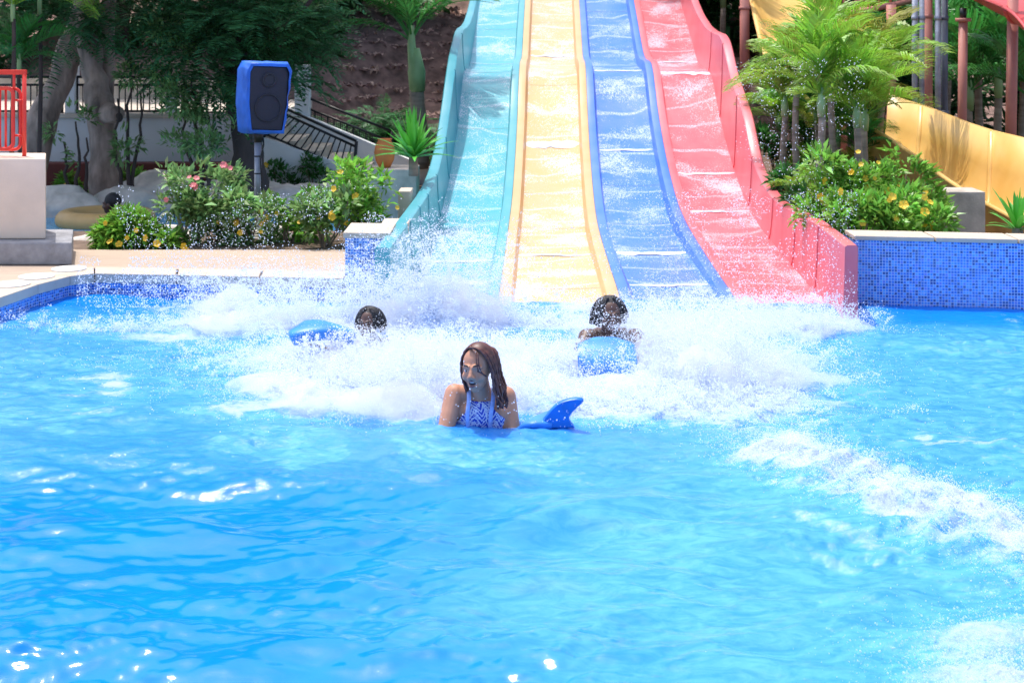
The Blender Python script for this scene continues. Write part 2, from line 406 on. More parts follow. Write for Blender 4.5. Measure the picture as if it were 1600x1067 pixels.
# raised mosaic wall, right of the slides
wr = empty('mosaic_wall'); tag(wr, 'long blue mosaic pool wall beside the red slide', 'wall')
xa, xb = 2.56, 9.0; ya = 10.57; yb = ya - .17 * (xb - xa); yb = ya - .16 * (xb - xa)
mosaic_faces('tile_facing', [[(xa,ya,-.5),(xb,yb,-.5),(xb,yb,.49),(xa,ya,.49)], [(xa,ya+.3,-.5),(xa,ya,-.5),(xa,ya,.49),(xa,ya+.3,.49)]], wr)
for k in range(11):
    t0, t1 = k/11 + .001, (k+1)/11 - .001; L_ = lambda t, o: (xa + (xb-xa)*t, ya + (yb-ya)*t + o)
    MB().prism([L_(t0,-.015), L_(t1,-.015), L_(t1,.3), L_(t0,.3)], .491, .525).build('coping', M['coping'], wr, bevel=.007)

# beds and banks behind the pool
def slab(name, pts, z0, z1, mat, noise_amp=0): 
    return struct(MB().prism(pts, z0, z1).build(name, mat))
slab('planting_bed', [(-30,12.26),(-.95,12.26),(-.95,13.5),(-30,13.5)], -.4, .13, M['soil'])
slab('planting_bed', [(2.62,10.86),(9,9.85),(14,9.5),(40,9.5),(40,30),(2.62,30)], -.4, .20, M['soil'])
slab('bank', [(-60,16.4),(-.9,16.4),(-.9,60),(-60,60)], -.4, .02, M['soil'])
slab('ground_under_slides', [(-.93,12.3),(2.6,12.3),(2.6,60),(-.9,60),(-.9,13.5)], -.39, -.12, M['soil'])
# channel water
nx, ny = 160, 50; X, Y = np.meshgrid(np.linspace(-14, -.95, nx), np.linspace(13.3, 16.6, ny))
Z = -.03 + .02 * (fbm(X*3, Y*5, 3, 5) - .5)
idx = np.arange(nx*ny).reshape(ny, nx); Fq = np.stack([idx[:-1,:-1], idx[:-1,1:], idx[1:,1:], idx[1:,:-1]], -1).reshape(-1, 4)
me = arr_mesh('channel_water', np.stack([X, Y, Z], -1), Fq, True); put_attr(me, np.stack([X*0, X*0+.3, X*0+.5], -1).reshape(-1, 3)); struct(obj('channel_water', me, M['river']))

# hillside behind everything
nx, ny = 220, 110; X, Y = np.meshgrid(np.linspace(-45, 45, nx), np.linspace(20.5, 60, ny))
Z = .0 + sstep(20.5, 34, Y + 1.6*(fbm(X*.2, Y*.2, 3, 3)-.5)*4) * 5.5 + sstep(32, 60, Y) * 8 + (fbm(X*.9, Y*.9, 4, 9) - .5) * .7 * sstep(20.5, 23, Y) 
Z = np.where(X > 3.2, Z * (1 - .8 * sstep(3.2, 6, X) * (1 - sstep(26, 34, Y))), Z)
Z = np.where((X < -2.2) & (Y < 23), np.minimum(Z, .6), Z)
idx = np.arange(nx*ny).reshape(ny, nx); Fq = np.stack([idx[:-1,:-1], idx[:-1,1:], idx[1:,1:], idx[1:,:-1]], -1).reshape(-1, 4)
HILL = (X, Y, Z)
struct(obj('hillside', arr_mesh('hillside', np.stack([X, Y, Z], -1), Fq, True), M['hill']))
def hill_z(x, y):
    i = min(max(int((x + 45) / 90 * 219), 0), 219); j = min(max(int((y - 20.5) / 39.5 * 109), 0), 109); return float(Z_H[j, i])
Z_H = Z

# ------------------------------------------------------------------ raised walkway, wall, stairs, railings
rw = tag(MB().box((-30,17.35,-.1), (-3.0,17.6,.40)).build('planter_wall', M['red_wall'], bevel=.01), 'low dark red wall under the white walkway wall', 'wall')
ww = empty('retaining_wall', (-6,17.9,0)); tag(ww, 'white rendered wall carrying the walkway behind the tree trunks', 'wall')
def child(mb, name, mat, par, bevel=0):
    o = mb.build(name, mat, None, bevel); o.parent = par; o.matrix_parent_inverse = par.matrix_basis.inverted(); return o
child(MB().box((-30,17.8,-.1), (-3.15,18.0,.93)), 'wall_face', M['wall_white'], ww)
child(MB().box((-30,17.74,.932), (-3.15,18.1,.985)), 'wall_cap', M['stair'], ww, .008)
slab('walkway', [(-30,18.0),(-3.15,18.0),(-3.15,22.2),(-30,22.2)], -.1, .93, M['stair'])
tag(MB().box((-30,22.2,.5), (-3.6,22.5,1.28)).build('back_kerb', M['concrete'], bevel=.02), 'rough grey concrete kerb wall behind the walkway', 'wall')
def post(px0, px1, pyt, zb, D, dep, label):
    a, b_ = P(px0, pyt, D), P(px1, pyt, D); c = empty('wall_post', ((a.x+b_.x)/2, D, zb)); tag(c, label, 'post', 'white posts of the walkway')
    child(MB().box((a.x, D, zb), (b_.x, D+dep, a.z)), 'shaft', M['wall_white'], c, .01)
    child(MB().box((a.x-.02, D-.02, a.z+.002), (b_.x+.02, D+dep+.02, a.z+.05)), 'cap', M['wall_white'], c, .01)
post(101, 117, 95, .986, 17.82, .2, 'white square post on the walkway wall between the two big trunks')
post(258, 272, 160, .986, 17.82, .2, 'short white pedestal at the end of the walkway railing')
post(460, 483, 108, .9, 18.45, .2, 'white square post at the head of the stairs behind the speaker')
def railing(name, top0, top1, bot0, bot1, nb, label, extra_top=0, endpost=True):
    r = empty(name, bot0); tag(r, label, 'railing')
    top0, top1, bot0, bot1 = map(Vector, (top0, top1, bot0, bot1))
    child(MB().tube([top0, top1], .016, 8), 'top_rail', M['black_metal'], r)
    child(MB().tube([bot0, bot1], .014, 8), 'bottom_rail', M['black_metal'], r)
    if extra_top: child(MB().tube([top0+Vector((0,0,extra_top)), top1+Vector((0,0,extra_top))], .018, 8), 'hand_rail', M['black_metal'], r)
    for k in range(nb + 1):
        t = k / nb; e = k in (0, nb)
        a, b_ = bot0.lerp(bot1, t), top0.lerp(top1, t)
        if e and endpost: child(MB().tube([a - Vector((0,0,.10)), b_ + Vector((0,0,extra_top))], .020, 8), 'post', M['black_metal'], r)
        else: child(MB().tube([a, b_], .0095, 6), 'bar', M['black_metal'], r)
    return r
railing('railing', P(120,133,17.9), P(262,133,17.9), P(120,174,17.9), P(262,174,17.9), 15, 'black barred railing panel on the wall behind the upright trunk', .10)
railing('railing', P(-40,133,17.9), P(97,133,17.9), P(-40,174,17.9), P(97,174,17.9), 14, 'black barred railing panel behind the leaning trunk and red barrier', .10)
railing('railing', P(274,136,17.9), P(405,136,17.9), P(274,176,17.9), P(405,176,17.9), 13, 'black barred railing panel behind the leafy tree left of the speaker', .10)
# stairs going down to the right
st = empty('staircase', (-2.4,17.6,0)); tag(st, 'white staircase coming down beside the speaker with tan treads', 'stairs')
NS = 7; x0, x1, zt, zb = -3.15, -1.25, .93, .02
for k in range(NS):
    xs = x0 + (x1-x0)*k/NS; z1 = zt - (zt-zb)*(k+1)/(NS+.6); z0 = -.1
    child(MB().box((xs+.002,17.14,z0), (xs+(x1-x0)/NS-.002,18.38,z1)), 'step', M['stair'], st, .006)
def stringer(y0, y1, up, xe=x1):
    m_ = MB(); pr = [(x0-.05, -.1), (xe+.15, -.1), (xe+.15, .10), (x0-.05, zt+up)]
    V = [(x, y0, z) for x, z in pr] + [(x, y1, z) for x, z in pr]
    m_.add(V, [(0,1,2,3),(7,6,5,4),(0,4,5,1),(1,5,6,2),(2,6,7,3),(3,7,4,0)]); child(m_, 'stringer', M['wall_white'], st, .006)
stringer(17.0, 17.13, -.12); stringer(18.39, 18.55, .20, -.9)
railing('stair_railing', P(444,178,17.05), P(557,230,17.05), P(408,207,17.05), P(552,268,17.05), 14, 'black barred railing sloping down the near side of the stairs', .07)
r2 = railing('stair_railing', P(482,170,18.6), P(612,222,18.6), P(482,212,18.6), P(612,264,18.6), 13, 'black railing with dark netting on the far side of the stairs', .14)
net = MB(); a, b_, c, d = P(484,172,18.63), P(610,222,18.63), P(610,262,18.63), P(484,210,18.63)
for k in range(43):
    t = k/42; net.tube([a.lerp(b_, t), d.lerp(c, t)], .004, 4); 
for k in range(13):
    t = k/12; net.tube([a.lerp(d, t), b_.lerp(c, t)], .004, 4)
o = child(net, 'netting', M['black_metal'], r2); o['kind'] = 'stuff'

# ------------------------------------------------------------------ tan block, grey step and red barrier at the left
tag(MB().prism([(-8,11.45),(-3.58,11.45),(-3.80,12.2),(-8,12.2)], DZ+.004, .335).build('stone_step', M['grey_stone'], bevel=.012), 'low grey stone step on the deck under the tan block', 'step')
tag(MB().prism([(-8,11.62),(-3.85,11.62),(-4.02,12.15),(-8,12.15)], .338, 1.0).build('plinth', M['tan_wall'], bevel=.012), 'tan rendered block standing on the grey stone step', 'block')
rb = empty('barrier', (-4.1,11.85,1.0)); tag(rb, 'red tubular steel barrier standing on the tan block', 'barrier')
DB = 11.85; pp = lambda x, y: P(x, y, DB)
child(MB().tube([pp(38,250), pp(38,113)], .018, 10), 'post', M['red_metal'], rb)
child(MB().tube([pp(22,142), pp(22,113)], .012, 8), 'post', M['red_metal'], rb)
child(MB().box(tuple(pp(-160,117)-Vector((0,.02,0))), tuple(pp(41.5,109.5)+Vector((0,.02,0)))), 'top_rail', M['red_metal'], rb, .006)
child(MB().tube([pp(-160,250), pp(-160,113)], .018, 10), 'post', M['red_metal'], rb)
def loop(x0_, x1_, y0_, y1_, D, rad):
    q = []; r_ = 10
    for cx, cy, a0 in ((x1_-r_, y0_+r_, -90), (x1_-r_, y1_-r_, 0), (x0_+r_, y1_-r_, 90), (x0_+r_, y0_+r_, 180)):
        for k in range(7):
            an = R(a0 + 15*k); q.append(P(cx + r_*math.cos(an), cy + r_*math.sin(an), D))
    q.append(q[0]); child(MB().tube(q, rad, 8, False), 'loop', M['red_metal'], rb)
loop(-60, 20.5, 138, 233, DB-.02, .0165); loop(-40, 32, 139, 234, DB+.03, .014); 
for k, x in enumerate((9, 0, -12, -24, -36, -48)): child(MB().tube([pp(x,140), pp(x,232)], .0105, 8), 'bar', M['red_metal'], rb)
for y in (157, 212): child(MB().tube([pp(18,y), pp(38,y)], .010, 8), 'stub', M['red_metal'], rb)
for (x, y), t in zip(((108,421), (57,433), (18,445)), ('behind the others', 'in the middle of three', 'nearest the frame edge')):
    c = G(x, y, DZ + .012)
    q = MB(); 
    q.add([(c.x+.135*math.cos(2*math.pi*k/28), c.y+.135*math.sin(2*math.pi*k/28), DZ+z) for z in (.0125, .022) for k in range(28)], [tuple(range(28))[::-1], tuple(range(28, 56))] + [(k, (k+1)%28, 28+(k+1)%28, 28+k) for k in range(28)])
    tag(q.build('skimmer_lid', M['lid']), 'round white skimmer lid in the coping, ' + t, 'lid', 'skimmer lids in the pool coping')

# ================================================================== the four racing slides
FL = np.array([[10.15,-.09],[11,-.015],[12.5,.045],[13.6,.085],[14.4,.14],[15,.245],[15.7,.41],[16.5,.66],[17.2,.94],[17.75,1.27],[18.15,1.475],[18.6,1.525],[19.3,1.525],[19.8,1.57],[20.4,1.76],[21,1.98],[22.3,2.42],[24,2.98],[27,3.98],[30,4.98]])
WT_R = np.array([[10.15,.515],[11.4,.525],[12.3,.485],[13,.455],[13.5,.47],[14.1,.54],[14.75,.70],[15.4,1.13],[16,1.32],[16.7,1.57],[17.1,1.83],[17.5,1.98],[18.5,2.02],[19.2,2.08],[20.2,2.25],[21.1,2.48],[22.3,2.85],[24,3.4],[27,4.4],[30,5.4]])
WT_L = np.array([[10.15,.50],[10.95,.495],[11.9,.495],[13.2,.50],[14,.53],[14.75,.62],[15.6,.83],[16.3,1.14],[17,1.5],[17.7,1.80],[18.4,1.97],[18.7,2.05],[19.6,2.08],[20.5,2.15],[21.4,2.32],[22.3,2.55],[24,3.2],[27,4.3],[30,5.3]])
def smooth_interp(T, d):
    d = np.asarray(d, float); return sum(np.interp(d + o, T[:,0], T[:,1]) for o in (-.24,-.16,-.08,0,.08,.16,.24)) / 7
SX = lambda r, d: r + .0273 * d + float(np.interp(r, [-1.27,-.40,.455,1.315,2.22], [0,0,.085,.11,0])) * float(sstep(13.8, 10.3, d))
JOINT = {'teal': [10.15,11.5,12.35,13.2,14.25,15.5,17.0,18.35,19.7,21.2,23,26,30], 'yellow': [10.15,11.3,12.6,13.9,15.2,16.6,17.9,18.8,20.1,21.5,23,26,30],
         'blue': [10.15,11.4,12.7,14.1,15.45,16.45,17.7,18.5,19.3,20.4,22,25,30], 'red': [10.15,11.0,12.0,13.2,14.6,15.8,17.1,18.3,19.8,21.5,23.5,26,30]}
edges = [-1.27, -.40, .455, 1.315, 2.22]
WALLT = .12; RIMW = .085
def along(d0, d1): return np.linspace(d0, d1, max(3, int((d1-d0)/.12)+1))
def strip(name, ds, prof, mat, parent, thick=0):
    """prof(d) -> list of (r, z) across; a sheet lofted along the slide with lane coordinates"""
    rows = []; A = []
    for d in ds:
        pr = prof(d); rows.append([(SX(r, d), d, z) for r, z in pr])
        u = 0; last = None
        for r, z in pr:
            if last is not None: u += math.hypot(r-last[0], z-last[1])
            last = (r, z); A.append((u + 3.1 * hash_off(name, parent), d * 1.03, 0))
    m = len(rows[0]); Vv = np.array([p for r_ in rows for p in r_]); i = np.arange(len(rows)*m).reshape(len(rows), m)
    Fq = np.stack([i[:-1,:-1], i[:-1,1:], i[1:,1:], i[1:,:-1]], -1).reshape(-1, 4)
    me = arr_mesh(name, Vv, Fq, True); put_attr(me, A)
    try: me.set_sharp_from_angle(angle=R(40))
    except Exception: pass
    return obj(name, me, mat, parent)
def hash_off(a, p): return (sum(map(ord, (p['label'] if p else '') )) % 17)
for li, (col, lab) in enumerate((('teal', 'teal water slide lane with a high outer wall'), ('yellow', 'yellow water slide lane between the teal and blue lanes'),
                                 ('blue', 'blue water slide lane between the yellow and red lanes'), ('red', 'red water slide lane with a high outer wall'))):
    sl = empty('water_slide'); tag(sl, lab, 'water slide', 'racing slide lanes')
    e0, e1 = edges[li] + .002, edges[li+1] - .002
    lw = WALLT if li == 0 else RIMW; rw_ = WALLT if li == 3 else RIMW
    rimh = lambda d: .035 + .075 * float(sstep(11.2, 14.0, d))
    fz = lambda d: float(smooth_interp(FL, d))
    J = JOINT[col]
    for j in range(len(J)-1):
        d0, d1 = J[j] + (.001 if j else 0), J[j+1] - .001
        def prof(d, j=j):
            z = fz(d) - .001 * ((d - J[j]) / 1.2)          # each section steps down a little at its lower joint
            f0, f1 = e0 + lw + .025, e1 - rw_ - .025
            t = np.linspace(0, 1, 9); return [(f0 + (f1-f0)*q, z - .012*(1-(2*q-1)**2)) for q in t]
        strip('floor_section', along(d0, d1), prof, M['lane_' + col], sl)
    jr = random.Random(li)
    for j, d in enumerate(J[1:-3]):                       # water piling up white at a joint
        if jr.random() < .6: continue
        wd = jr.choice((.02, .03, .04, .07)); z = fz(d)
        jj = MB(); f0, f1 = e0 + lw + .03, e1 - rw_ - .03; rows = []
        for k in range(40):
            t = k/39; yo = .05*(float(vn(t*6, j*3.1+li*7, 4))-.5) - .05*math.sin(math.pi*t)*jr.choice((0,1))*0; h = .001 + .0035*float(vn(t*22, j*5.7+li, 8)); ww_ = wd*(.5+float(vn(t*9, j*2.3, 5)))
            x = SX(f0+(f1-f0)*t, d)
            rows.append([(x, d-ww_+yo, fz(d-ww_+yo)-.006), (x, d-ww_*.5+yo, fz(d-ww_*.5+yo)+h), (x, d+ww_*.4+yo, fz(d+ww_*.4+yo)+h*.8), (x, d+ww_+yo, fz(d+ww_+yo)-.006)])
        jj.loft(rows); jj.build('joint_ripple', M['white_water'], sl)
    def rim(side, w_, name='rim'):
        def prof(d):
            z = fz(d); h = rimh(d)
            if side < 0: return [(e0, z-.12), (e0, z+h), (e0+w_*.5, z+h+.006), (e0+w_, z+h), (e0+w_+.012, z+h*.55), (e0+w_+.026, z-.004)]
            return [(e1-w_-.026, z-.004), (e1-w_-.012, z+h*.55), (e1-w_, z+h), (e1-w_*.5, z+h+.006), (e1, z+h), (e1, z-.12)]
        strip(name, along(10.15, 30), prof, M['rim_' + col], sl)
    def wall(side, T):
        def prof(d):
            z = fz(d) - .004; t = float(smooth_interp(T, d))
            sec = [(e0+WALLT+.026, z), (e0+WALLT+.012, z+.05), (e0+WALLT-.004, z+(t-z)*.5), (e0+WALLT-.012, t-.012), (e0+WALLT-.03, t), (e0+.012, t), (e0, t-.015), (e0+.004, z+(t-z)*.4), (e0-.012, min(z-.15, -.3) if d < 12.5 else z-.25)]
            if side > 0: sec = [(e0 + e1 - r_, q) for r_, q in sec][::-1]
            return sec
        o = strip('side_wall', along(10.15, 30), prof, M['rim_' + col], sl)
        c = prof(10.15); V = [(SX(r_, 10.15), 10.15 + .0006, z) for r_, z in c]                                     # end cap of the wall
        o2 = MB().add(V, [tuple(range(len(V)))]).build('wall_end', M['rim_' + col], o)
        for d in JOINT[col][1:8]:                          # section seams up the inside of the wall
            d = d + .15; c = prof(d); q = [Vector((SX(r_, d), d, z)) for r_, z in c]
            sm = MB(); k0, k1 = (0, 4) if side < 0 else (len(q)-5, len(q)-1)
            q = q[k0:k1+1]; sgn = 1 if side < 0 else -1
            q = [p + Vector((.003*sgn, 0, .001)) for p in q]; sm.tube(q, .006, 5); sm.build('wall_seam', M['rim_' + col], o)
    if li == 0: wall(-1, WT_L)
    else: rim(-1, RIMW)
    if li == 3: wall(1, WT_R)
    else: rim(1, RIMW)
    for d in (16.5, 20.5, 24.5, 28.5):
        if li in (0, 3): 
            r_ = e0 + .2 if li == 0 else e1 - .2
            MB().tube([(SX(r_, d), d, -.15), (SX(r_, d), d, fz(d) - .05)], .07, 10).build('support_post', M['pink_post'], sl)
# launch platform at the head of the slides
lp = empty('launch_platform', (1.2, 31, 0)); tag(lp, 'launch platform at the head of the racing slides', 'platform')
child(MB().box((-1.2,30.02,4.7), (3.8,33,4.85)), 'floor', M['concrete'], lp)
for x in (-.9, 3.5):
    for y in (30.4, 32.7): child(MB().tube([(x,y,-.15),(x,y,4.7)], .12, 12), 'column', M['pink_post'], lp)

# ================================================================== pool water, foam and spray
# where the riders' splashes stand: (photo column, photo row of the foot on the water, half-width m, half-depth m, height m, strength)
BL = [(690,500,.50,.30,.40,1.0), (625,506,.36,.2,.22,.8), (480,508,.75,.32,.24,.9), (345,492,.32,.22,.22,.55), (600,600,.75,.45,.19,1.0), (690,625,.55,.35,.20,.9),
      (470,560,.9,.45,.10,.5), (830,505,.55,.22,.07,.7), (845,575,.40,.36,.10,.7), (1078,592,.36,.34,.30,1.0), (1090,560,.60,.40,.26,1.0), (1150,600,.5,.35,.22,.8), (1215,512,.55,.25,.15,.85), (1300,520,.30,.18,.09,.6),
      (985,632,.5,.22,.09,.7), (1010,520,.5,.3,.14,.7), (1110,640,.7,.3,.08,.6), (200,510,.9,.2,.06,.4), (745,560,.7,.35,.12,.8), (560,552,.35,.2,.12,.8), (940,575,.35,.18,.08,.7), (780,620,.5,.25,.08,.7)]
BW = []
for px, py, a, b_, h, s in BL:
    g = G(px, py); BW.append((g.x, g.y, a, b_, h, s))
def splash(X, Y):
    t = np.zeros_like(X); hh = np.zeros_like(X)
    for gx, gy, a, b_, h, s in BW:
        q = np.exp(-(((X-gx)/a)**2 + ((Y-gy)/b_)**2)); t = t + q*s; hh = np.maximum(hh, q*h)
    return t, hh
# long curling wake at the right
WK = [G(x, y) for x, y in ((1175,690),(1240,715),(1320,745),(1420,785),(1520,825),(1620,865),(1760,930))]
def wake(X, Y):
    best = np.full_like(X, 9.); tt = np.zeros_like(X); sgn = np.zeros_like(X)
    for i in range(len(WK)-1):
        a, b_ = WK[i], WK[i+1]; dx, dy = b_.x-a.x, b_.y-a.y; L2 = dx*dx+dy*dy
        t = np.clip(((X-a.x)*dx+(Y-a.y)*dy)/L2, 0, 1); qx, qy = X-a.x-t*dx, Y-a.y-t*dy
        d = np.hypot(qx, qy); m = d < best
        best = np.where(m, d, best); tt = np.where(m, i+t, tt); sgn = np.where(m, np.sign(dx*qy-dy*qx), sgn)
    return best, tt, sgn
def water_fields(X, Y):
    wr_ = np.random.default_rng(14); Zw = np.zeros_like(X)
    wx = X + .22*(fbm(X*1.1, Y*1.1, 3, 21)-.5); wy_ = Y + .30*(fbm(X*1.0+5, Y*1.3, 3, 22)-.5)
    for k in range(52):
        lam = .07 * (1.3/.07) ** (wr_.random()); an = wr_.normal(-1.5, .42); kk = 2*math.pi/lam
        ph = wr_.random()*6.28; amp = .0034 * (lam/.5)**.78
        c = .5 + .5*np.sin(kk*(math.cos(an)*wx + math.sin(an)*wy_) + ph); Zw = Zw + amp*(2*c**1.35 - 1)
    if X.shape[0] > 50:
        for rep_ in range(2):
            gy_ = -np.gradient(Zw, axis=0)/np.gradient(Y, axis=0); st_ = sstep(.24, .36, np.abs(gy_))
            def bl(A, k=4):
                c = np.cumsum(np.pad(A, ((k+1, k), (0, 0)), 'edge'), 0); A = (c[2*k+1:] - c[:-2*k-1])/(2*k+1)
                c = np.cumsum(np.pad(A, ((0, 0), (k+1, k)), 'edge'), 1); return (c[:,2*k+1:] - c[:,:-2*k-1])/(2*k+1)
            wgt = np.clip(bl(st_)*2.2, 0, 1); Zw = Zw*(1-wgt) + bl(Zw)*wgt
    ck = np.maximum(np.maximum(sstep(5.9, 7.0, Y), sstep(-.2, 1.6, X)*.9), .22 + .45*sstep(5.6, 4.6, Y))*(.4 + 1.2*sstep(.35, .7, fbm(X*1.3+3, Y*1.9, 3, 25)))
    for k in range(36):
        lam = .055*(.24/.055)**wr_.random(); an = wr_.normal(-1.5, .9); kk = 2*math.pi/lam
        Zw = Zw + ck*.0011*(lam/.12)**1.0*np.sin(kk*(math.cos(an)*wx + math.sin(an)*wy_) + wr_.random()*6.28)
    t, hh = splash(X, Y)
    calm = 1 - .45*sstep(6.0, 8.5, Y)
    Zw = Zw*calm
    turb = fbm(X*5, Y*6, 5, 31)
    Zw = Zw + (hh*.30)*(.2 + 1.3*turb)*sstep(.25,.7,t) + .055*np.clip(t, 0, 1.2)*(fbm(X*14, Y*16, 4, 41)-.5)
    bd, bt, bs = wake(X, Y)
    wid = .17 + .28*fbm(X*1.8, Y*1.8, 3, 51)
    wk = np.exp(-(bd/wid)**2)*sstep(0, .7, bt)
    foamk = np.exp(-(bd/(wid*1.15))**2)*sstep(.0, .5, bt)*.95
    Zw = Zw + wk*(.065 + .11*(fbm(X*10, Y*10, 5, 52)-.4))
    # thinner second line of foam in front of the wake
    g1, g2 = G(1230, 800), G(1480, 880)
    dx, dy = g2.x-g1.x, g2.y-g1.y; tq = ((X-g1.x)*dx+(Y-g1.y)*dy)/(dx*dx+dy*dy); dq = np.abs((X-g1.x)*dy-(Y-g1.y)*dx)/math.hypot(dx, dy)
    f2 = np.exp(-(dq/.10)**2)*sstep(-.15, .1, tq)*(1-sstep(.6, 1.4, tq))*.8
    n1 = fbm(X*1.6, Y*2.4, 4, 61); n2 = fbm(X*3.7, Y*6, 4, 62)
    chop_ = np.maximum(sstep(6.0, 7.2, Y), sstep(.0, 1.6, X)*.8)
    foam = np.clip(t*1.5, 0, 1)*(.58 + .62*n1)
    far = sstep(6.6, 8.3, Y - .25*np.sin(X*1.3)) 
    foam = np.maximum(foam, far*(.34 + .45*sstep(.40, .70, n1))*(.55 + sstep(.30,.55,n2)*.5)*(1-sstep(1.9,2.7,X+.25*(Y-8)))*sstep(-3.4,-2.2,X))
    lace = np.abs(fbm(X*5, Y*6, 4, 63) - .5)*5
    foam = np.maximum(foam, np.maximum(foamk*(1.0 - .5*np.clip(1-lace, 0, 1) + .25*n2), f2*(.3 + .8*n2)))
    trail = np.exp(-((Y - (7.15 + .33*(2.2-X)))/.38)**2)*sstep(.3, .8, X)*(1-sstep(2.4, 3.2, X)); foam = np.maximum(foam, trail*(.15 + .6*sstep(.35,.7,fbm(X*9, Y*13, 4, 64)))*(.6+.5*n2))
    foam = np.maximum(foam, (.10 + .16*np.clip(chop_, 0, 1))*(.6 + .9*sstep(.35,.7,n1)))  # low base of white flecks: sun sparkle painted as floating bubbles
    ge = G(1600, 1050); corner = np.exp(-(((X-ge.x)/.5)**2 + ((Y-ge.y)/.45)**2)); foam = np.maximum(foam, corner*(.45+.6*n2))
    Zw = Zw + corner*.05*n2
    milk = sstep(-.9, .8, X - .15*(Y-5) + 1.3*(n1-.5))*.85
    milk = np.maximum(milk, sstep(6.0, 7.6, Y + .8*(n1-.5))*.62)
    milk = np.maximum(milk, np.clip(t*1.2, 0, 1)); milk = np.where(foam > .3, np.maximum(milk, 1.), milk)
    chop = np.maximum(sstep(6.2, 7.3, Y), sstep(.4, 2, X)*.75) + .5*np.exp(-(((X+.1)/1.2)**2 + ((Y-6.9)/.5)**2)) + .15*n2
    # the strip along the far walls stays clear, deep blue
    clear = 1 - sstep(.25, .8, (10.69-.085*X) - Y) ; milk = milk*(1 - clear*sstep(2.3, 2.7, np.abs(X-.2)))
    return Zw, foam, milk, chop
nx, ny = 820, 640
X, Y = np.meshgrid(np.linspace(-5.6, 6.4, nx), np.concatenate([np.linspace(2.6, 7, 400, endpoint=False), np.linspace(7, 11.3, 240)]))
Zw, foam, milk, chop = water_fields(X, Y)
Zw = np.where(Y > 10.9, np.minimum(Zw, .02), Zw)
idx = np.arange(nx*ny).reshape(ny, nx); Fq = np.stack([idx[:-1,:-1], idx[:-1,1:], idx[1:,1:], idx[1:,:-1]], -1).reshape(-1, 4)
keep = ~((X > -1.2) & (X < 2.7) & (Y > 10.72)); keep = keep[:-1,:-1].ravel()
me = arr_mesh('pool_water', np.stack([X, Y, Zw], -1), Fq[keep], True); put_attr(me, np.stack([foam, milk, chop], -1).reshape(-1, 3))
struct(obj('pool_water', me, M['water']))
# water goes on beside and behind the camera
struct(MB().prism([(-6.2,-6),(12,-6),(12,2.58),(-6.2,2.58)], -.3, -.01).build('pool_water', M['water']))
struct(MB().prism([(6.42,2.6),(12,2.6),(12,9.2),(6.42,10.0)], -.3, -.01).build('pool_water', M['water']))

def drops(name, pts, rad, label):
    me = bpy.data.meshes.new(name); me.vertices.add(len(pts)); me.vertices.foreach_set('co', np.asarray(pts, np.float32).ravel())
    at = me.attributes.new('rad', 'FLOAT', 'POINT'); at.data.foreach_set('value', np.minimum(np.asarray(rad, np.float32), .0042)); me.update()
    o = obj(name, me, M['droplet'])
    ng = bpy.data.node_groups.new(name + '_points', 'GeometryNodeTree')
    ng.interface.new_socket('Geometry', in_out='INPUT', socket_type='NodeSocketGeometry'); ng.interface.new_socket('Geometry', in_out='OUTPUT', socket_type='NodeSocketGeometry')
    gi = ng.nodes.new('NodeGroupInput'); go = ng.nodes.new('NodeGroupOutput'); mp = ng.nodes.new('GeometryNodeMeshToPoints')
    na = ng.nodes.new('GeometryNodeInputNamedAttribute'); na.data_type = 'FLOAT'; na.inputs[0].default_value = 'rad'
    sm = ng.nodes.new('GeometryNodeSetMaterial'); sm.inputs['Material'].default_value = M['droplet']
    ng.links.new(gi.outputs[0], mp.inputs['Mesh']); ng.links.new(na.outputs[0], mp.inputs['Radius']); ng.links.new(mp.outputs[0], sm.inputs[0]); ng.links.new(sm.outputs[0], go.inputs[0])
    md = o.modifiers.new('points', 'NODES'); md.node_group = ng
    return tag(o, label, 'spray', kind='stuff')
def water_z(x, y):
    i = np.clip(((x+5.6)/12*(nx-1)).astype(int), 0, nx-1); j = np.clip(np.searchsorted(Y[:,0], y), 0, ny-1); return Zw[j, i]
pts = []; rad = []
for bi, (gx, gy, a, b_, h, s) in enumerate(BW):
    n_ = int(150000 * a * b_ * (h/.25) * s)
    x = gx + rng.normal(0, .68, n_)*a; y = gy + rng.normal(0, .62, n_)*b_
    # ragged plumes: the top of the spray follows lumps of noise
    top = h*(.35 + 1.5*fbm(x*3.2, y*3.2, 4, 70+bi))*np.exp(-((x-gx)/(1.35*a))**2)
    z = water_z(x, y) + np.abs(rng.exponential(.42, n_))*top
    cl = fbm(x*9, z*9 + y*5, 3, 80+bi)
    k = (cl > .40) & (y < 10.5) & (z < h*2.2)
    pts.append(np.stack([x, y, z], -1)[k]); r_ = .0013 * np.exp(rng.normal(0, .45, n_)); rad.append(r_[k])
jr_ = np.random.default_rng(99)
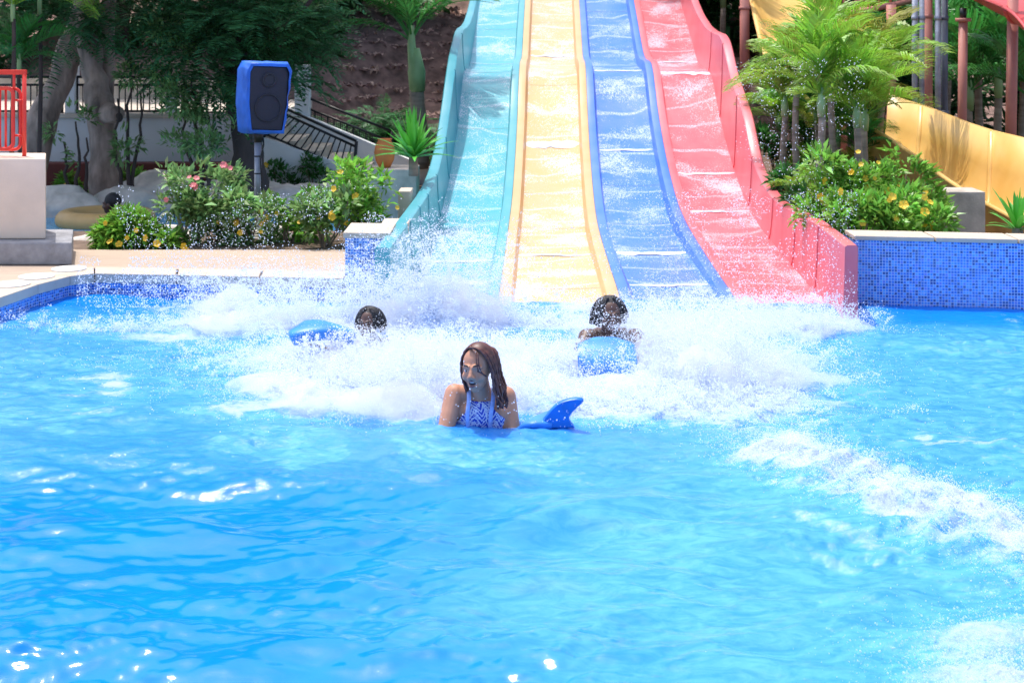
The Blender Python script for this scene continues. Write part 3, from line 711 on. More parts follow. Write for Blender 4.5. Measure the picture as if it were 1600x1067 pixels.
for bi, (gx, gy, a, b_, h, s) in enumerate(BW):
    nj = int(240 * s * a * (.4 + h/.25)); m = 130
    ox = gx + jr_.normal(0, .55, nj)*a; oy = gy + jr_.normal(0, .5, nj)*b_; oz = water_z(ox, oy)
    hh_ = h * jr_.random(nj)**.8 * 1.35; an = jr_.random(nj)*6.28; reach = (.08 + .30*jr_.random(nj))*(.5+h/.3)
    t = jr_.random((nj, m))**.8; sp_ = (.005 + .028*t*jr_.random((nj,1)))*jr_.normal(0, 1, (3, nj, m))
    x = ox[:,None] + (np.cos(an)*reach)[:,None]*t + sp_[0]; y = oy[:,None] + (np.sin(an)*reach*.7)[:,None]*t + sp_[1]; z = oz[:,None] + hh_[:,None]*(4*t*(1-t*.62)*.66) + sp_[2]
    q = np.stack([x, y, z], -1).reshape(-1, 3); k = (q[:,2] > -.02) & (q[:,1] < 10.5)
    pts.append(q[k]); rad.append((.0016*np.exp(jr_.normal(0, .7, nj*m)))[k])
drops('spray', np.concatenate(pts), np.concatenate(rad), 'white spray thrown up around the riders below the slides')
# fine mist hanging in the splashes: a closed cloud of even air with droplets too small to see
def mist_mat():
    m = bpy.data.materials.new('water_mist'); m.use_nodes = True; n = m.node_tree.nodes; l = m.node_tree.links; n.remove(n['Principled BSDF'])
    pv = n.new('ShaderNodeVolumePrincipled'); pv.inputs['Color'].default_value = (.97,.98,1,1); pv.inputs['Anisotropy'].default_value = .35
    v = n.new('ShaderNodeTexCoord').outputs['Object']
    d = ramp(n, l, noise(n, l, v, 5.5, 3, .6, .8), [(.42, 0), (.74, 1)])
    l.new(mathn(n, l, 'MULTIPLY', d, MIST), pv.inputs['Density']); l.new(pv.outputs[0], n['Material Output'].inputs['Volume']); return m
MIST = 22.0
mm = MB()
for gx, gy, a, b_, h, s in BW:
    if h < .12: continue
    mr_ = random.Random(int(gx*100))
    for k in range(16):
        f_ = mr_.random(); px_, py_ = gx + mr_.gauss(0,.5)*a, gy + mr_.gauss(0,.5)*b_; q_ = math.exp(-((px_-gx)/a)**2)
        rr_ = mr_.uniform(.10,.26)*min(1, a*1.6)
        mm.ball((px_, py_, h*q_*mr_.uniform(-.15,.45)), (rr_*1.25, rr_, max(.05, h*q_*mr_.uniform(.3,.62))), 14, 10)
def quick_remesh(mb, voxel):
    me = bpy.data.meshes.new('tmp'); me.from_pydata([tuple(p) for p in mb.v], [], mb.f); me.update(); o = bpy.data.objects.new('tmp', me); C.objects.link(o)
    r_ = o.modifiers.new('r', 'REMESH'); r_.mode = 'VOXEL'; r_.voxel_size = voxel
    out = bpy.data.meshes.new_from_object(o.evaluated_get(bpy.context.evaluated_depsgraph_get())); bpy.data.objects.remove(o); out.materials.clear(); return out
tag(obj('mist', quick_remesh(mm, .03), mist_mat()), 'fine white mist hanging in the splashes', 'mist', kind='stuff')
# loose drops flying before the shrubs, the slide ends and over the wake
pts = []; rad = []
for (x0_, x1_, y0_, y1_, d0, d1, n_, p) in ((180,620,290,440,9.6,11.6,6500,1.9), (540,760,330,470,9.4,10.6,6000,1.6), (1150,1350,90,400,10.0,12.5,2600,1.2), (1000,1340,300,500,9.3,10.3,5200,1.5), (780,1160,300,490,9.6,10.4,4500,1.8), (120,520,400,480,9.0,10.5,5000,1.4), (660,1000,560,660,6.9,8.2,700,1.0)):
    px = x0_ + (x1_-x0_)*rng.random(n_); py = y1_ - (y1_-y0_)*rng.random(n_)**p; D = d0 + (d1-d0)*rng.random(n_)
    q = np.stack([(px-800)/F*D, D, CH-(py-HY)/F*D], -1); k = fbm(px/45, py/45, 3, 90) > .42
    pts.append(q[k]); rad.append((.0021*np.exp(rng.normal(0, .5, n_)))[k])
n_ = 28000; t = rng.random(n_)*(len(WK)-1); i = t.astype(int); fr_ = t - i
wk_ = np.array([(p.x, p.y) for p in WK]); c = wk_[i]*(1-fr_)[:,None] + wk_[np.minimum(i+1, len(WK)-1)]*fr_[:,None]
x = c[:,0] + rng.normal(0, .15, n_); y = c[:,1] + rng.normal(0, .15, n_); z = water_z(x, y) + rng.exponential(.022, n_)*fbm(x*6, y*6, 3, 5)*2
pts.append(np.stack([x, y, z], -1)); rad.append(.0013*np.exp(rng.normal(0, .4, n_)))
ge = G(1600, 1060); n_ = 9000; x = ge.x + rng.normal(0, .22, n_); y = ge.y + rng.normal(0, .2, n_); z = water_z(x, y) + rng.exponential(.03, n_)
pts.append(np.stack([x, y, z], -1)); rad.append(.0011*np.exp(rng.normal(0, .4, n_)))
drops('flying_droplets', np.concatenate(pts), np.concatenate(rad), 'loose water drops flying off the slides and the wake')

# ================================================================== plants
def leaf_quads(base, dirn, up, L, W, fold=.25, tipdrop=.15):
    """base, dirn, up: (n,3); rhombic leaves"""
    n_ = len(base); side = np.cross(dirn, up); side /= np.linalg.norm(side, axis=1, keepdims=True) + 1e-9
    nrm = np.cross(side, dirn); L = np.asarray(L).reshape(-1,1); W = np.asarray(W).reshape(-1,1)
    mid = base + dirn*L*.5
    V = np.stack([base, mid + side*W*.5 + nrm*W*fold, base + dirn*L - nrm*L*tipdrop, mid - side*W*.5 + nrm*W*fold], 1)
    return V.reshape(-1, 3), (np.arange(n_)[:,None]*4 + np.array([0,1,2,3])).astype(np.int32)
def rdirs(n_, r=rng):
    v = r.normal(size=(n_, 3)); return v / np.linalg.norm(v, axis=1, keepdims=True)
def norm(v): return v / (np.linalg.norm(v, axis=-1, keepdims=True) + 1e-9)
def cloud(centres, radii, n_, seed, shell=.5):
    r = np.random.default_rng(seed); centres = np.array(centres, float); radii = np.array(radii, float)
    wgt = radii[:,0]*radii[:,1]*radii[:,2]; k = r.choice(len(centres), n_, p=wgt/wgt.sum())
    d = rdirs(n_, r); q = r.random(n_)**(1/3*(1-shell) + .12)
    p = centres[k] + d*radii[k]*q[:,None]
    return p, d, k, r
def leafy(name, mat, parent, centres, radii, n_, L, W, seed, upb=.35, hole=.38, hs=2.5):
    p, d, k, r = cloud(centres, radii, n_, seed)
    g = fbm(p[:,0]*hs + p[:,2]*hs*.8, p[:,1]*hs - p[:,2]*hs, 3, seed); m = g > hole; p, d = p[m], d[m]
    dirn = norm(d + rdirs(len(p), r)*.7 + np.array([0,0,upb])); up = norm(rdirs(len(p), r)*.6 + np.array([0,0,1.]))
    V, Fq = leaf_quads(p, dirn, up, L*(.4+1.1*r.random(len(p))**1.3), W*(.55+.8*r.random(len(p))))
    return obj(name, arr_mesh(name, V, Fq), mat, parent)
def feathery(name, mat, parent, centres, radii, n_, seed, L=.42, leaflets=11, hole=.36, hs=.9, down=.15):
    """compound leaves: each spray a row of leaflet pairs along a drooping stalk"""
    p, d, k, r = cloud(centres, radii, n_, seed, .6)
    g = fbm(p[:,0]*hs + p[:,2]*hs*.8, p[:,1]*hs - p[:,2]*hs, 3, seed); m = g > hole; p, d = p[m], d[m]
    n2 = len(p); ax = norm(d*np.array([1,1,.35]) + rdirs(n2, r)*.6 + np.array([0,0,-down])); up = norm(rdirs(n2, r)*.35 + np.array([0,0,1.]))
    sd = norm(np.cross(ax, up)); ll = L*(.6+.7*r.random(n2))
    t = (np.arange(leaflets)+.5)/leaflets; prof = np.sin(math.pi*(t*.85+.12))
    B = p[:,None] + ax[:,None]*ll[:,None,None]*t[None,:,None] - np.array([0,0,1.])*(ll[:,None]*t[None,:]**2*.25)[:,:,None]
    out = []
    for s in (-1, 1):
        dirn = norm(sd[:,None]*s + ax[:,None]*.45 + rdirs(n2*leaflets, r).reshape(n2, leaflets, 3)*.12)
        LL = (ll[:,None]*prof[None]*.34); out.append((B.reshape(-1,3), dirn.reshape(-1,3), np.repeat(up, leaflets, 0), LL.ravel(), (ll[:,None]*.075*np.ones(leaflets)).ravel()))
    b_, dr, u_, l_, w_ = (np.concatenate(q) for q in zip(*out))
    V, Fq = leaf_quads(b_, dr, u_, l_, w_, .05, .1)
    return obj(name, arr_mesh(name, V, Fq), mat, parent)
def wobble(pts, amp, seed, n_=5):
    r = random.Random(seed); out = []
    pts = [Vector(p) for p in pts]
    for i in range(len(pts)-1):
        for k in range(n_):
            q = pts[i].lerp(pts[i+1], k/n_)
            if 0 < i*n_+k: q += Vector((r.uniform(-1,1), r.uniform(-1,1), 0))*amp
            out.append(q)
    return out + [pts[-1]]
def taper(n_, r0, r1, e=1.0): return [r0 + (r1-r0)*(k/(n_-1))**e for k in range(n_)]

# ---- the big shade trees at the left, crowns above the frame with low sprays hanging into it
def shade_tree(label, trunk, r0, r1, limbs, cents, rads, n_, seed, mat='leaf_dark', bark='bark', L=.42, hole=.36, extra=None):
    t = empty('shade_tree', trunk[0]); tag(t, label, 'tree', 'shade trees behind the shrubs')
    q = wobble(trunk, r0*.10, seed); rr = taper(len(q), r0, r1); rr[0] *= 1.25
    tr = child(MB().tube(q, [x*(1+.10*math.sin(7*i+seed)) for i, x in enumerate(rr)], 14), 'trunk', M[bark], t)
    for k, lm in enumerate(limbs):
        lq = wobble(lm[0], .03, seed+k+1); child(MB().tube(lq, taper(len(lq), lm[1], lm[2]), 10), 'limb', M[bark], t)
    o = feathery('crown', M[mat], t, cents, rads, n_, seed, L, hole=hole); o.matrix_parent_inverse = t.matrix_basis.inverted()
    if extra: extra(t)
    return t
T1 = [P(38,300,16.6), P(62,200,16.7), P(100,110,16.9), P(118,60,17.0), P(150,-60,17.2)]
def knot(t):
    c = P(180,180,16.35); child(MB().tube([P(168,176,16.45), c, c+Vector((.05,-.06,.03))], [.13,.10,.085], 12), 'pruned_stub', M['bark'], t)
    child(MB().ball(P(186,184,16.27), (.045,.02,.055), 12, 8), 'hollow', M['bark_dark'], t)
    child(MB().tube([P(160,182,16.72), P(166,110,16.8), P(168,20,16.9), P(178,-60,17)], [.12,.10,.085,.08], 12), 'limb', M['bark'], t)
shade_tree('leaning grey tree trunk behind the red barrier with feathery dark leaves', T1, .19, .13, [([P(150,-60,17.2), (-7.2,16,4.5)], .12, .04), ([P(150,-60,17.2), (-3.8,17.4,4.6)], .12, .04)],
           [(-6.8,16.6,4.3),(-5.2,16.9,4.9),(-8,17.5,5),(-5.9,15.6,3.35),(-7.5,18.5,7),(-5.8,18.6,7.4)], [(1.5,1.4,1.0),(1.5,1.3,1.0),(1.4,1.4,1.0),(.9,.7,.5),(1.7,1.4,1.3),(1.6,1.4,1.3)], 3600, 11)
T2 = [P(165,312,16.6), P(164,250,16.6), P(160,185,16.6), P(148,125,16.65), P(140,70,16.7), P(128,-50,16.8)]
shade_tree('upright grey tree trunk with a pruned stub and dark canopy over the railing', T2, .19, .12, [([P(128,-50,16.8), (-4.4,15.8,4.2)], .1, .03), ([P(128,-50,16.8), (-5.6,17.8,4.4)], .1, .03)],
           [P(100,30,16.0), P(170,10,15.9), P(60,45,16.3), P(215,15,16.2), (-4.4,16.4,4.2), (-3.9,16.9,4.6), (-5.4,17,4.8), (-4.4,18.6,6.9)], [(.55,.5,.34),(.6,.5,.36),(.4,.4,.3),(.45,.4,.3),(1.4,1.2,.9),(1.1,1.2,.9),(1.3,1.2,.9),(1.5,1.3,1.3)], 3800, 12, extra=knot, hole=.30)
T3 = [P(392,318,15.9), P(388,240,15.9), P(380,150,15.95), P(362,70,16.0), P(348,-20,16.1), P(345,-90,16.2)]
shade_tree('dark tree trunk right behind the speaker with dense feathery foliage', T3, .20, .13, [([P(372,110,15.95), P(440,40,16.2), P(500,-10,16.4)], .05, .02), ([P(350,0,16.1), P(300,-60,16.1), (-4.6,15.6,4)], .08, .03), ([P(345,-90,16.2), (-3.2,16.6,4.4)], .09, .03)],
           [P(330,60,15.5), P(290,90,15.8), P(420,50,15.6), P(470,70,15.7), P(380,30,15.4), P(340,120,15.6), P(440,110,15.9), P(300,20,15.8), P(500,30,16.0), (-3.9,15.9,3.7), (-3.0,16.6,4.0), (-4.2,16.8,4.7)],
           [(.45,.4,.4),(.35,.4,.35),(.45,.4,.36),(.36,.4,.34),(.5,.4,.32),(.3,.35,.3),(.34,.35,.26),(.5,.4,.36),(.4,.4,.4),(1.2,1.0,.8),(1.0,1.0,.7),(1.2,1.1,.8)], 3800, 13, bark='bark_dark', hole=.30)
# young leafy tree before the wall, left of the speaker
def sapling(label, base, top, cents, rads, n_, seed, mat='leaf_olive', L=.10, W=.03, group=None, name='young_tree', cat='tree'):
    t = empty(name, base); tag(t, label, cat, group)
    for k, (dx, h) in enumerate(((0, 1), (.12, .8), (-.14, .75))):
        b0 = Vector(base); tp = Vector(top)*h + b0*(1-h) + Vector((dx, 0, 0)); q = wobble([b0 + Vector((dx*.3,0,0)), b0.lerp(tp, .5) + Vector((dx*.5,.04,0)), tp], .03, seed+k)
        child(MB().tube(q, taper(len(q), .028, .010), 7), 'stem', M['bark_dark'], t)
    o = leafy('crown', M[mat], t, cents, rads, n_, L, W, seed, hole=.42, hs=3); o.matrix_parent_inverse = t.matrix_basis.inverted()
    return t
sapling('young tree with pale green leaves before the white wall left of the speaker', P(318,300,15.6), P(300,120,15.6), [P(270,110,15.5), P(290,150,15.4), P(275,70,15.6), P(330,165,15.5), P(265,45,15.6), P(320,225,15.3), P(275,225,15.4), P(370,205,15.5)],
        [(.26,.25,.22),(.28,.25,.25),(.26,.25,.2),(.3,.25,.2),(.3,.3,.2),(.26,.25,.12),(.22,.2,.10),(.2,.2,.1)], 5200, 21)
sapling('thin leafy sapling between the two big trunks', P(122,318,16.2), P(118,190,16.1), [P(112,200,16.1), P(135,190,16.0), P(85,205,16.1), P(120,225,16.0), P(125,250,16.0), P(112,180,16.1)], [(.12,.12,.14),(.10,.1,.14),(.12,.1,.10),(.14,.1,.12),(.12,.1,.12),(.08,.08,.12)], 900, 22)
sapling('sparse sapling just right of the pruned trunk', P(196,318,16.1), P(205,100,16.1), [P(205,225,16.0), P(190,240,16.0), P(202,118,16.1), P(190,215,16.0)], [(.14,.1,.10),(.1,.1,.12),(.14,.12,.12),(.08,.08,.1)], 600, 23)

# ---- palms
def frond_mesh(name, L, nl, leaf, arch, droop, seed, wid=.028, vshape=.5):
    r = np.random.default_rng(seed); mb_v = []; mb_f = []
    def rach(t): return np.array([L*t*(1-.12*t*arch), 0, L*(.55*arch*t - .75*arch*t*t)])
    def add(V, Fs):
        o = len(mb_v); mb_v.extend(V); mb_f.extend([[o+i for i in f] for f in Fs])
    K = 14                                                   # rib: thin four-sided strip
    for k in range(K):
        a, b_ = rach(k/K), rach((k+1)/K); w0 = .012*(1-.8*k/K); w1 = .012*(1-.8*(k+1)/K)
        add([a+[0,w0,0], a-[0,w0,0], b_-[0,w1,0], b_+[0,w1,0]], [[0,1,2,3]]); add([a+[0,0,w0], a-[0,0,w0], b_-[0,0,w1], b_+[0,0,w1]], [[0,1,2,3]])
    for i in range(nl):
        t = .16 + .84*(i+.5)/nl; p = rach(t); tg = norm(rach(min(1, t+.01)) - rach(t-.01)); pl = leaf*math.sin(math.pi*(.18 + .75*(t-.16)/.84))**.8*(.85+.3*r.random())
        for s in (-1, 1):
            d = norm(np.array([.55+.5*t, s*1.0, vshape]) + r.normal(0, .07, 3)); d = norm(d + tg*.35)
            m1 = p + d*pl*.5; m2 = p + d*pl*.82 - np.array([0,0,1])*pl*droop*.3; e = p + d*pl*.98 - np.array([0,0,1])*pl*droop*.75
            sd = norm(np.cross(d, [0,0,1.]))*wid*.5
            add([p - sd*.5, p + sd*.5, m1 + sd, m1 - sd, m2 + sd*.7, m2 - sd*.7, e], [[0,1,2,3], [3,2,4,5], [5,4,6,6]])
    V = np.array(mb_v); me = bpy.data.meshes.new(name)
    me.from_pydata([tuple(v) for v in V], [], [tuple(dict.fromkeys(f)) for f in mb_f]); me.update(); return me
FM = [frond_mesh('frond', 1.0, 27, .40, a, d, 100+k, .023, v) for k, (a, d, v) in enumerate(((1.0,.5,.5), (1.35,.7,.35), (.7,.35,.6), (1.6,.9,.3)))]
for k, mt in enumerate(('palm_leaf', 'palm_leaf', 'palm_leaf', 'palm_dry')): FM[k].materials.append(M[mt])
FMD = [m_.copy() for m_ in FM]
for m_ in FMD: m_.materials.clear(); m_.materials.append(M['palm_deep'])
def palm(label, base, top, rtr, nf, flen, seed, group=None, deep=False, shaft=True, elev=(20,78), dry=.16, name='palm_tree', lean=None):
    r = random.Random(seed); b0, tp = Vector(base), Vector(top); t = empty(name, b0); tag(t, label, 'palm', group)
    q = [b0.lerp(tp, k/10) + Vector((math.sin(k*.5+seed)*.012, 0, 0)) for k in range(11)]
    child(MB().tube(q, [rtr*(1.15-.25*k/10)*(1+.06*(k % 2)) for k in range(11)], 10), 'trunk', M['bark_dark' if group == 'palms behind the red barrier' else 'palm_trunk'], t)
    ax = (tp - b0).normalized()
    if shaft: child(MB().tube([tp-ax*.03, tp+ax*flen*.12, tp+ax*flen*.28], [rtr*1.0, rtr*1.15, rtr*.5], 10), 'crownshaft', M['crownshaft'], t)
    for k in range(nf):
        a = 2*math.pi*(k*.382 + r.random()*.12); e = R(elev[0] + (elev[1]-elev[0])*((k+.5)/nf)); s = flen*r.uniform(.8, 1.12)
        mi = r.choice((0,0,1,2)) if r.random() > dry else 3
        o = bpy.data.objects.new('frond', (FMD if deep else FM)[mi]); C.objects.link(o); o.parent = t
        o.rotation_euler = Euler((r.uniform(-.35,.35), -e, a), 'XYZ'); o.scale = (s, s, s); o.location = tp + ax*flen*.16 - b0
    return t
palm('palm with a smooth green crownshaft on the brown slope left of the teal slide', P(657,215,18.2)-Vector((0,0,.4)), P(652,140,18.2), .10, 0, 1.9, 31)
pt = [o for o in C.objects if o.name.startswith('palm_tree')][-1]
child(MB().tube([P(652,150,18.2), P(646,100,18.2), P(643,72,18.2), P(643,40,18.2)], [.082,.072,.055,.035], 12), 'crownshaft', M['crownshaft'], pt)
big = [frond_mesh('frond', 1.0, 46, .30, a, .55, 140+k, .016, .25) for k, a in enumerate((1.25, 1.0))]
for b_ in big: b_.materials.append(M['palm_deep'])
for k, (az, el, s) in enumerate(((182,30,1.7), (2,38,1.3), (208,34,1.5), (-28,44,1.2), (100,50,1.4), (262,40,1.3), (150,44,1.6), (196,12,1.35), (60,60,1.4), (172,58,1.6), (230,62,1.5))):
    o = bpy.data.objects.new('frond', big[k % 2]); C.objects.link(o); o.parent = pt; o.matrix_parent_inverse = pt.matrix_basis.inverted()
    o.location = P(643,66,18.2); o.rotation_euler = Euler((0, -R(el), R(az)), 'XYZ'); o.scale = (s, s, s)
# areca clump at the right of the slides
AR = [(1226,290,150,14.8,'leftmost palm of the clump beside the red slide',.95), (1283,300,150,12.9,'palm with a bare pale trunk in the middle of the clump by the red slide',1.05), (1339,290,185,13.0,'slim orange-stemmed palm right of the middle of the clump',.85),
      (1351,285,190,13.6,'slender palm before the end of the yellow flume',.85), (1300,290,110,14.4,'tallest palm behind the clump near the platform',1.1), (1245,300,120,14.6,'palm at the back of the clump below the upper yellow slide',1.0), (1378,280,140,14.8,'palm with drooping yellowing fronds before the grey pipes',1.0), (1218,290,190,15.8,'short palm pressed against the red slide wall',.8)]
for k, (x, yb_, yt, D, lb, fl) in enumerate(AR):
    b0 = P(x+random.uniform(-6,6), yb_, D); b0.z = .2
    palm(lb, b0, P(x, yt + (28 if k in (0,1,4,5) else 10), D), .036, 14, fl*(.70 if k in (0,5,7) else .82), 40+k, 'areca palms beside the red slide', dry=.08 if k != 6 else .3, elev=(22,88) if k in (0,5,7) else (12,88))
for k, (x, y, D, s) in enumerate(((1265,285,13.2,.5), (1296,300,12.6,.4), (1262,250,15.4,.5), (1262,240,15.6,.5), (1330,255,15.0,.6))):
    b0 = P(x, y+45, D); b0.z = .2
    palm('young palm sprouting low among the shrubs, ' + ('nearest the red slide end','under the middle trunk','against the slide wall high up','in the shade behind the trunks','beneath the yellow flume')[k], b0, b0 + Vector((0,0,.18)), .022, 9, s*.8, 60+k, 'young palms in the right bed', shaft=False, elev=(20,80))
for k, (x, y, D, s) in enumerate(((1240,215,15.8,.75), (1275,190,15.2,.8), (1310,225,14.8,.7), (1345,250,14.6,.6), (1265,190,16.4,.75))):
    b0 = P(x, 300, D); b0.z = .2
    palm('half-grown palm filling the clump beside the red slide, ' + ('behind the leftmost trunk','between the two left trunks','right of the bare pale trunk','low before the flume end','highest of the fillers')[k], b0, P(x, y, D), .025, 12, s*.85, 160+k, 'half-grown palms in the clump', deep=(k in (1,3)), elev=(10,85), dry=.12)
for k, (x, y, D, s) in enumerate(((1530,110,19,1.5), (1560,150,18,1.4), (1480,120,20,1.6), (1598,95,18.5,1.5), (1610,180,16.5,1.2), (1515,170,18,1.3), (1450,90,21,1.6), (1130,10,23,1.6))):
    b0 = P(x, y+80, D); b0.z = .2
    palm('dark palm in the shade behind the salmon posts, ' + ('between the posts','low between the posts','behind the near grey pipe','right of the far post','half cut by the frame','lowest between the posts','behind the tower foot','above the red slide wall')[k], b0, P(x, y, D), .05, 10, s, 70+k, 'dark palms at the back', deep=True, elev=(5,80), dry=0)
for k, (x, y, D, s) in enumerate(((20,30,14.6,1.1), (62,20,15.2,1.1), (30,110,15.0,.8))):
    b0 = P(x, 300, D); b0.z = .1
    palm('fan-like palm behind the red barrier, ' + ('highest in the corner','beside the leaning trunk','low behind the bars')[k], b0, P(x, y, D), .022, 13, s*.8, 85+k, 'palms behind the red barrier', elev=(0,80), dry=0, deep=(k == 2))
# strap-leaved plants
def strap_plant(label, base, n_, L, W, seed, mat='strap_leaf', stem=.25, group=None):
    r = random.Random(seed); t = empty('strap_leaved_plant', base); tag(t, label, 'plant', group); b0 = Vector(base)
    child(MB().tube([b0, b0 + Vector((0,0,stem))], [.05,.045], 8), 'stem', M['palm_trunk'], t)
    for k in range(n_):
        az = k*2.4 + r.random()*.4; el = R(12 + 76*(k+.5)/n_); ln = L*r.uniform(.75,1.1); rows = []
        d = Vector((math.cos(az)*math.cos(el), math.sin(az)*math.cos(el), math.sin(el))); sd = d.cross(Vector((0,0,1))).normalized(); nm = sd.cross(d)
        for j in range(7):
            u = j/6; wd = W*(math.sin(math.pi*min(1, .22+.78*u))**.7 + .02)*(1 if u < .99 else .1); c = b0 + Vector((0,0,stem*r.uniform(.8,1) if j == 0 else stem*.9)) + d*ln*u - Vector((0,0,1))*ln*.28*u**2.4*math.cos(el)
            rows.append([c - sd*wd*.5, c - nm*wd*.14, c + sd*wd*.5])
        child(MB().loft(rows), 'leaf', M[mat], t)
    return t
bp = P(643,262,14.0)
strap_plant('bright strap-leaved plant beside the teal slide', P(646,275,14.0), 52, .52, .055, 5, stem=.20)
strap_plant('strap-leaved plant in front of the yellow flume on the mosaic wall', Vector((P(1590,370,11.0).x, 11.0, .2)) + Vector((0,0,.1)), 22, .40, .045, 6, stem=.22)

# ---- flowering shrubs
def flower_mesh(name, mat, s):
    V = [(0,0,0)]; Fs = []
    for k in range(5):
        a = 2*math.pi*k/5; o = len(V)
        for rr_, da, z in ((.45,-.55,.10), (1.0,-.58,.32), (1.15,0,.26), (1.0,.58,.34), (.45,.55,.10)): V.append((rr_*s*math.cos(a+da), rr_*s*math.sin(a+da), z*s))
        Fs.append((0, o, o+1, o+2, o+3, o+4))
    V.append((0,0,-.9*s)); me = bpy.data.meshes.new(name); me.from_pydata(V[:-1], [], Fs); me.update(); me.materials.append(M[mat]); return me
FLW = {'y': flower_mesh('flower', 'yellow_petal', .027), 'p': flower_mesh('flower', 'pink_petal', .026)}
def shrub(label, base, cents, rads, n_, flowers, seed, mat='leaf_shrub', fl='y', L=.088, W=.036, hole=.36, group='flowering shrubs', fat_stem=0):
    r = random.Random(seed); b0 = Vector(base); t = empty('flowering_shrub', b0); tag(t, label, 'shrub', group)
    for k, c in enumerate(cents[:7]):
        q = wobble([b0 + Vector((r.uniform(-.05,.05), r.uniform(-.04,.04), -.05)), b0.lerp(Vector(c), .5) + Vector((0,0,-.03)), Vector(c)], .015, seed+k, 3)
        child(MB().tube(q, taper(len(q), .012 + fat_stem, .005 + fat_stem*.3), 6), 'stem', M['twig'] if not fat_stem else M['concrete'], t)
    o = leafy('foliage', M[mat], t, cents, rads, n_, L, W, seed, hole=hole, hs=5); o.matrix_parent_inverse = t.matrix_basis.inverted()
    for f in flowers:
        fo = bpy.data.objects.new('flower', FLW[fl]); C.objects.link(fo); fo.parent = t; fo.location = Vector(f) - b0
        fo.rotation_euler = Euler((R(r.uniform(35,100)), R(r.uniform(-30,30)), R(r.uniform(-40,40)))); s_ = r.uniform(.6,1.35); fo.scale = (s_, s_, s_)
    return t
def PB(x, D, z=.12): return Vector(((x-800)/F*D, D, z))
def fl_at(L_, D): return [P(x, y, D) for x, y in L_]
shrub('round green shrub with yellow flowers at the edge of the deck', PB(195,12.45), [P(195,362,12.5), P(172,370,12.5), P(222,366,12.5), P(200,345,12.55), P(240,380,12.45), P(165,385,12.4)], [(.19,.17,.15),(.13,.13,.12),(.15,.14,.14),(.15,.14,.09),(.09,.1,.07),(.08,.1,.06)], 3600, fl_at([(213,360),(165,349),(186,382),(172,378),(245,381),(228,372),(198,372)], 12.28), 201, L=.08, W=.034, hole=.26)
shrub('small yellow-flowered shrub alone beside the tan block', PB(108,16.6,.02), [P(104,292,16.6), P(113,308,16.6), P(98,303,16.6), P(130,308,16.6)], [(.11,.1,.13),(.13,.1,.10),(.11,.1,.10),(.08,.08,.06)], 1100, fl_at([(86,302),(110,297),(103,290)], 16.45), 202)
shrub('leggy shrub with fat pale stems and pink flowers left of the speaker pole', PB(297,12.7), [P(285,285,12.7), P(255,270,12.8), P(300,318,12.6), P(340,285,12.7), P(365,278,12.8), P(325,330,12.6), P(270,320,12.6), P(290,350,12.6), P(352,300,12.7), P(310,265,12.7)],
      [(.15,.13,.12),(.10,.1,.06),(.16,.13,.12),(.15,.13,.10),(.12,.12,.10),(.18,.13,.12),(.15,.12,.09),(.2,.13,.10),(.14,.12,.10),(.12,.1,.06)], 2800, fl_at([(353,260),(360,263),(296,277),(307,279),(306,293),(260,312),(349,258),(302,290)], 12.55), 203, 'leaf_olive', 'p', hole=.40, fat_stem=.008)
shrub('shrub with a cluster of yellow flowers behind the round shrub', PB(225,16.9,.02), [P(208,282,16.9), P(222,290,16.9), P(240,296,16.9)], [(.13,.1,.11),(.15,.1,.11),(.13,.1,.10)], 1000, fl_at([(205,296),(213,291),(208,281),(222,278)], 16.7), 204)
for k, (x, y, s, lb) in enumerate(((265,378,.6,'low sprig of shrub with yellow flowers right of the round shrub'), (395,350,1.0,'loose yellow-flowered shrub at the foot of the speaker pole'), (450,345,1.0,'low shrub between the speaker pole and the stairs'), (510,335,1.0,'yellow-flowered shrub below the end of the stair railing'), (575,320,1.35,'largest yellow-flowered shrub beside the short mosaic wall'), (345,365,.9,'low spray-wetted shrub beneath the pink-flowered one'))):
    D = 12.55 + .12*(k % 3); rr_ = np.random.default_rng(300+k); w_ = .26*s
    cs = [P(x + rr_.uniform(-38,38)*s, y + rr_.uniform(-34,30)*s, D + rr_.uniform(-.15,.2)) for q in range(9)]
    fl_ = [P(x + rr_.uniform(-45,45)*s, y + rr_.uniform(-40,25)*s, D-.22) for q in range(4 if k else 3)]
    shrub(lb, PB(x, D), cs, [(rr_.uniform(.10,.17)*s, .13*s, rr_.uniform(.08,.12)*s) for _ in cs], int(2300*s), fl_, 310+k, 'leaf_shrub' if k % 2 == 0 else 'leaf_olive', hole=.50)
for k, (x, y, s, D, lb, nf) in enumerate(((1330,305,1.15,11.9,'broad yellow-flowered shrub in the middle of the right bed',9), (1395,290,1.2,11.9,'tall yellow-flowered shrub beneath the yellow flume',9), (1425,345,.9,11.15,'yellow-flowered shrub next to the concrete block',7), (1285,335,.8,12.75,'dark shrub close behind the end of the red slide',1), (1360,345,1.0,11.2,'low bright shrub just above the mosaic wall',4), (1258,280,.8,13.9,'spray-flecked shrub against the red slide wall',0), (1222,215,.8,15.6,'leafy shrub high along the red slide wall',0))):
    rr_ = np.random.default_rng(400+k)
    cs = [P(x + rr_.uniform(-45,45)*s, y + rr_.uniform(-42,30)*s, D + rr_.uniform(-.15,.25)) for q in range(10)]
    fl_ = [P(x + rr_.uniform(-50,50)*s, y + rr_.uniform(-46,20)*s, D-.24) for q in range(nf)]
    shrub(lb, PB(x, D, .2), cs, [(rr_.uniform(.13,.20)*s, .15*s, rr_.uniform(.10,.15)*s) for _ in cs], int(3000*s), fl_, 410+k, 'leaf_shrub' if k not in (3,5,6) else 'leaf_mid', hole=.48)
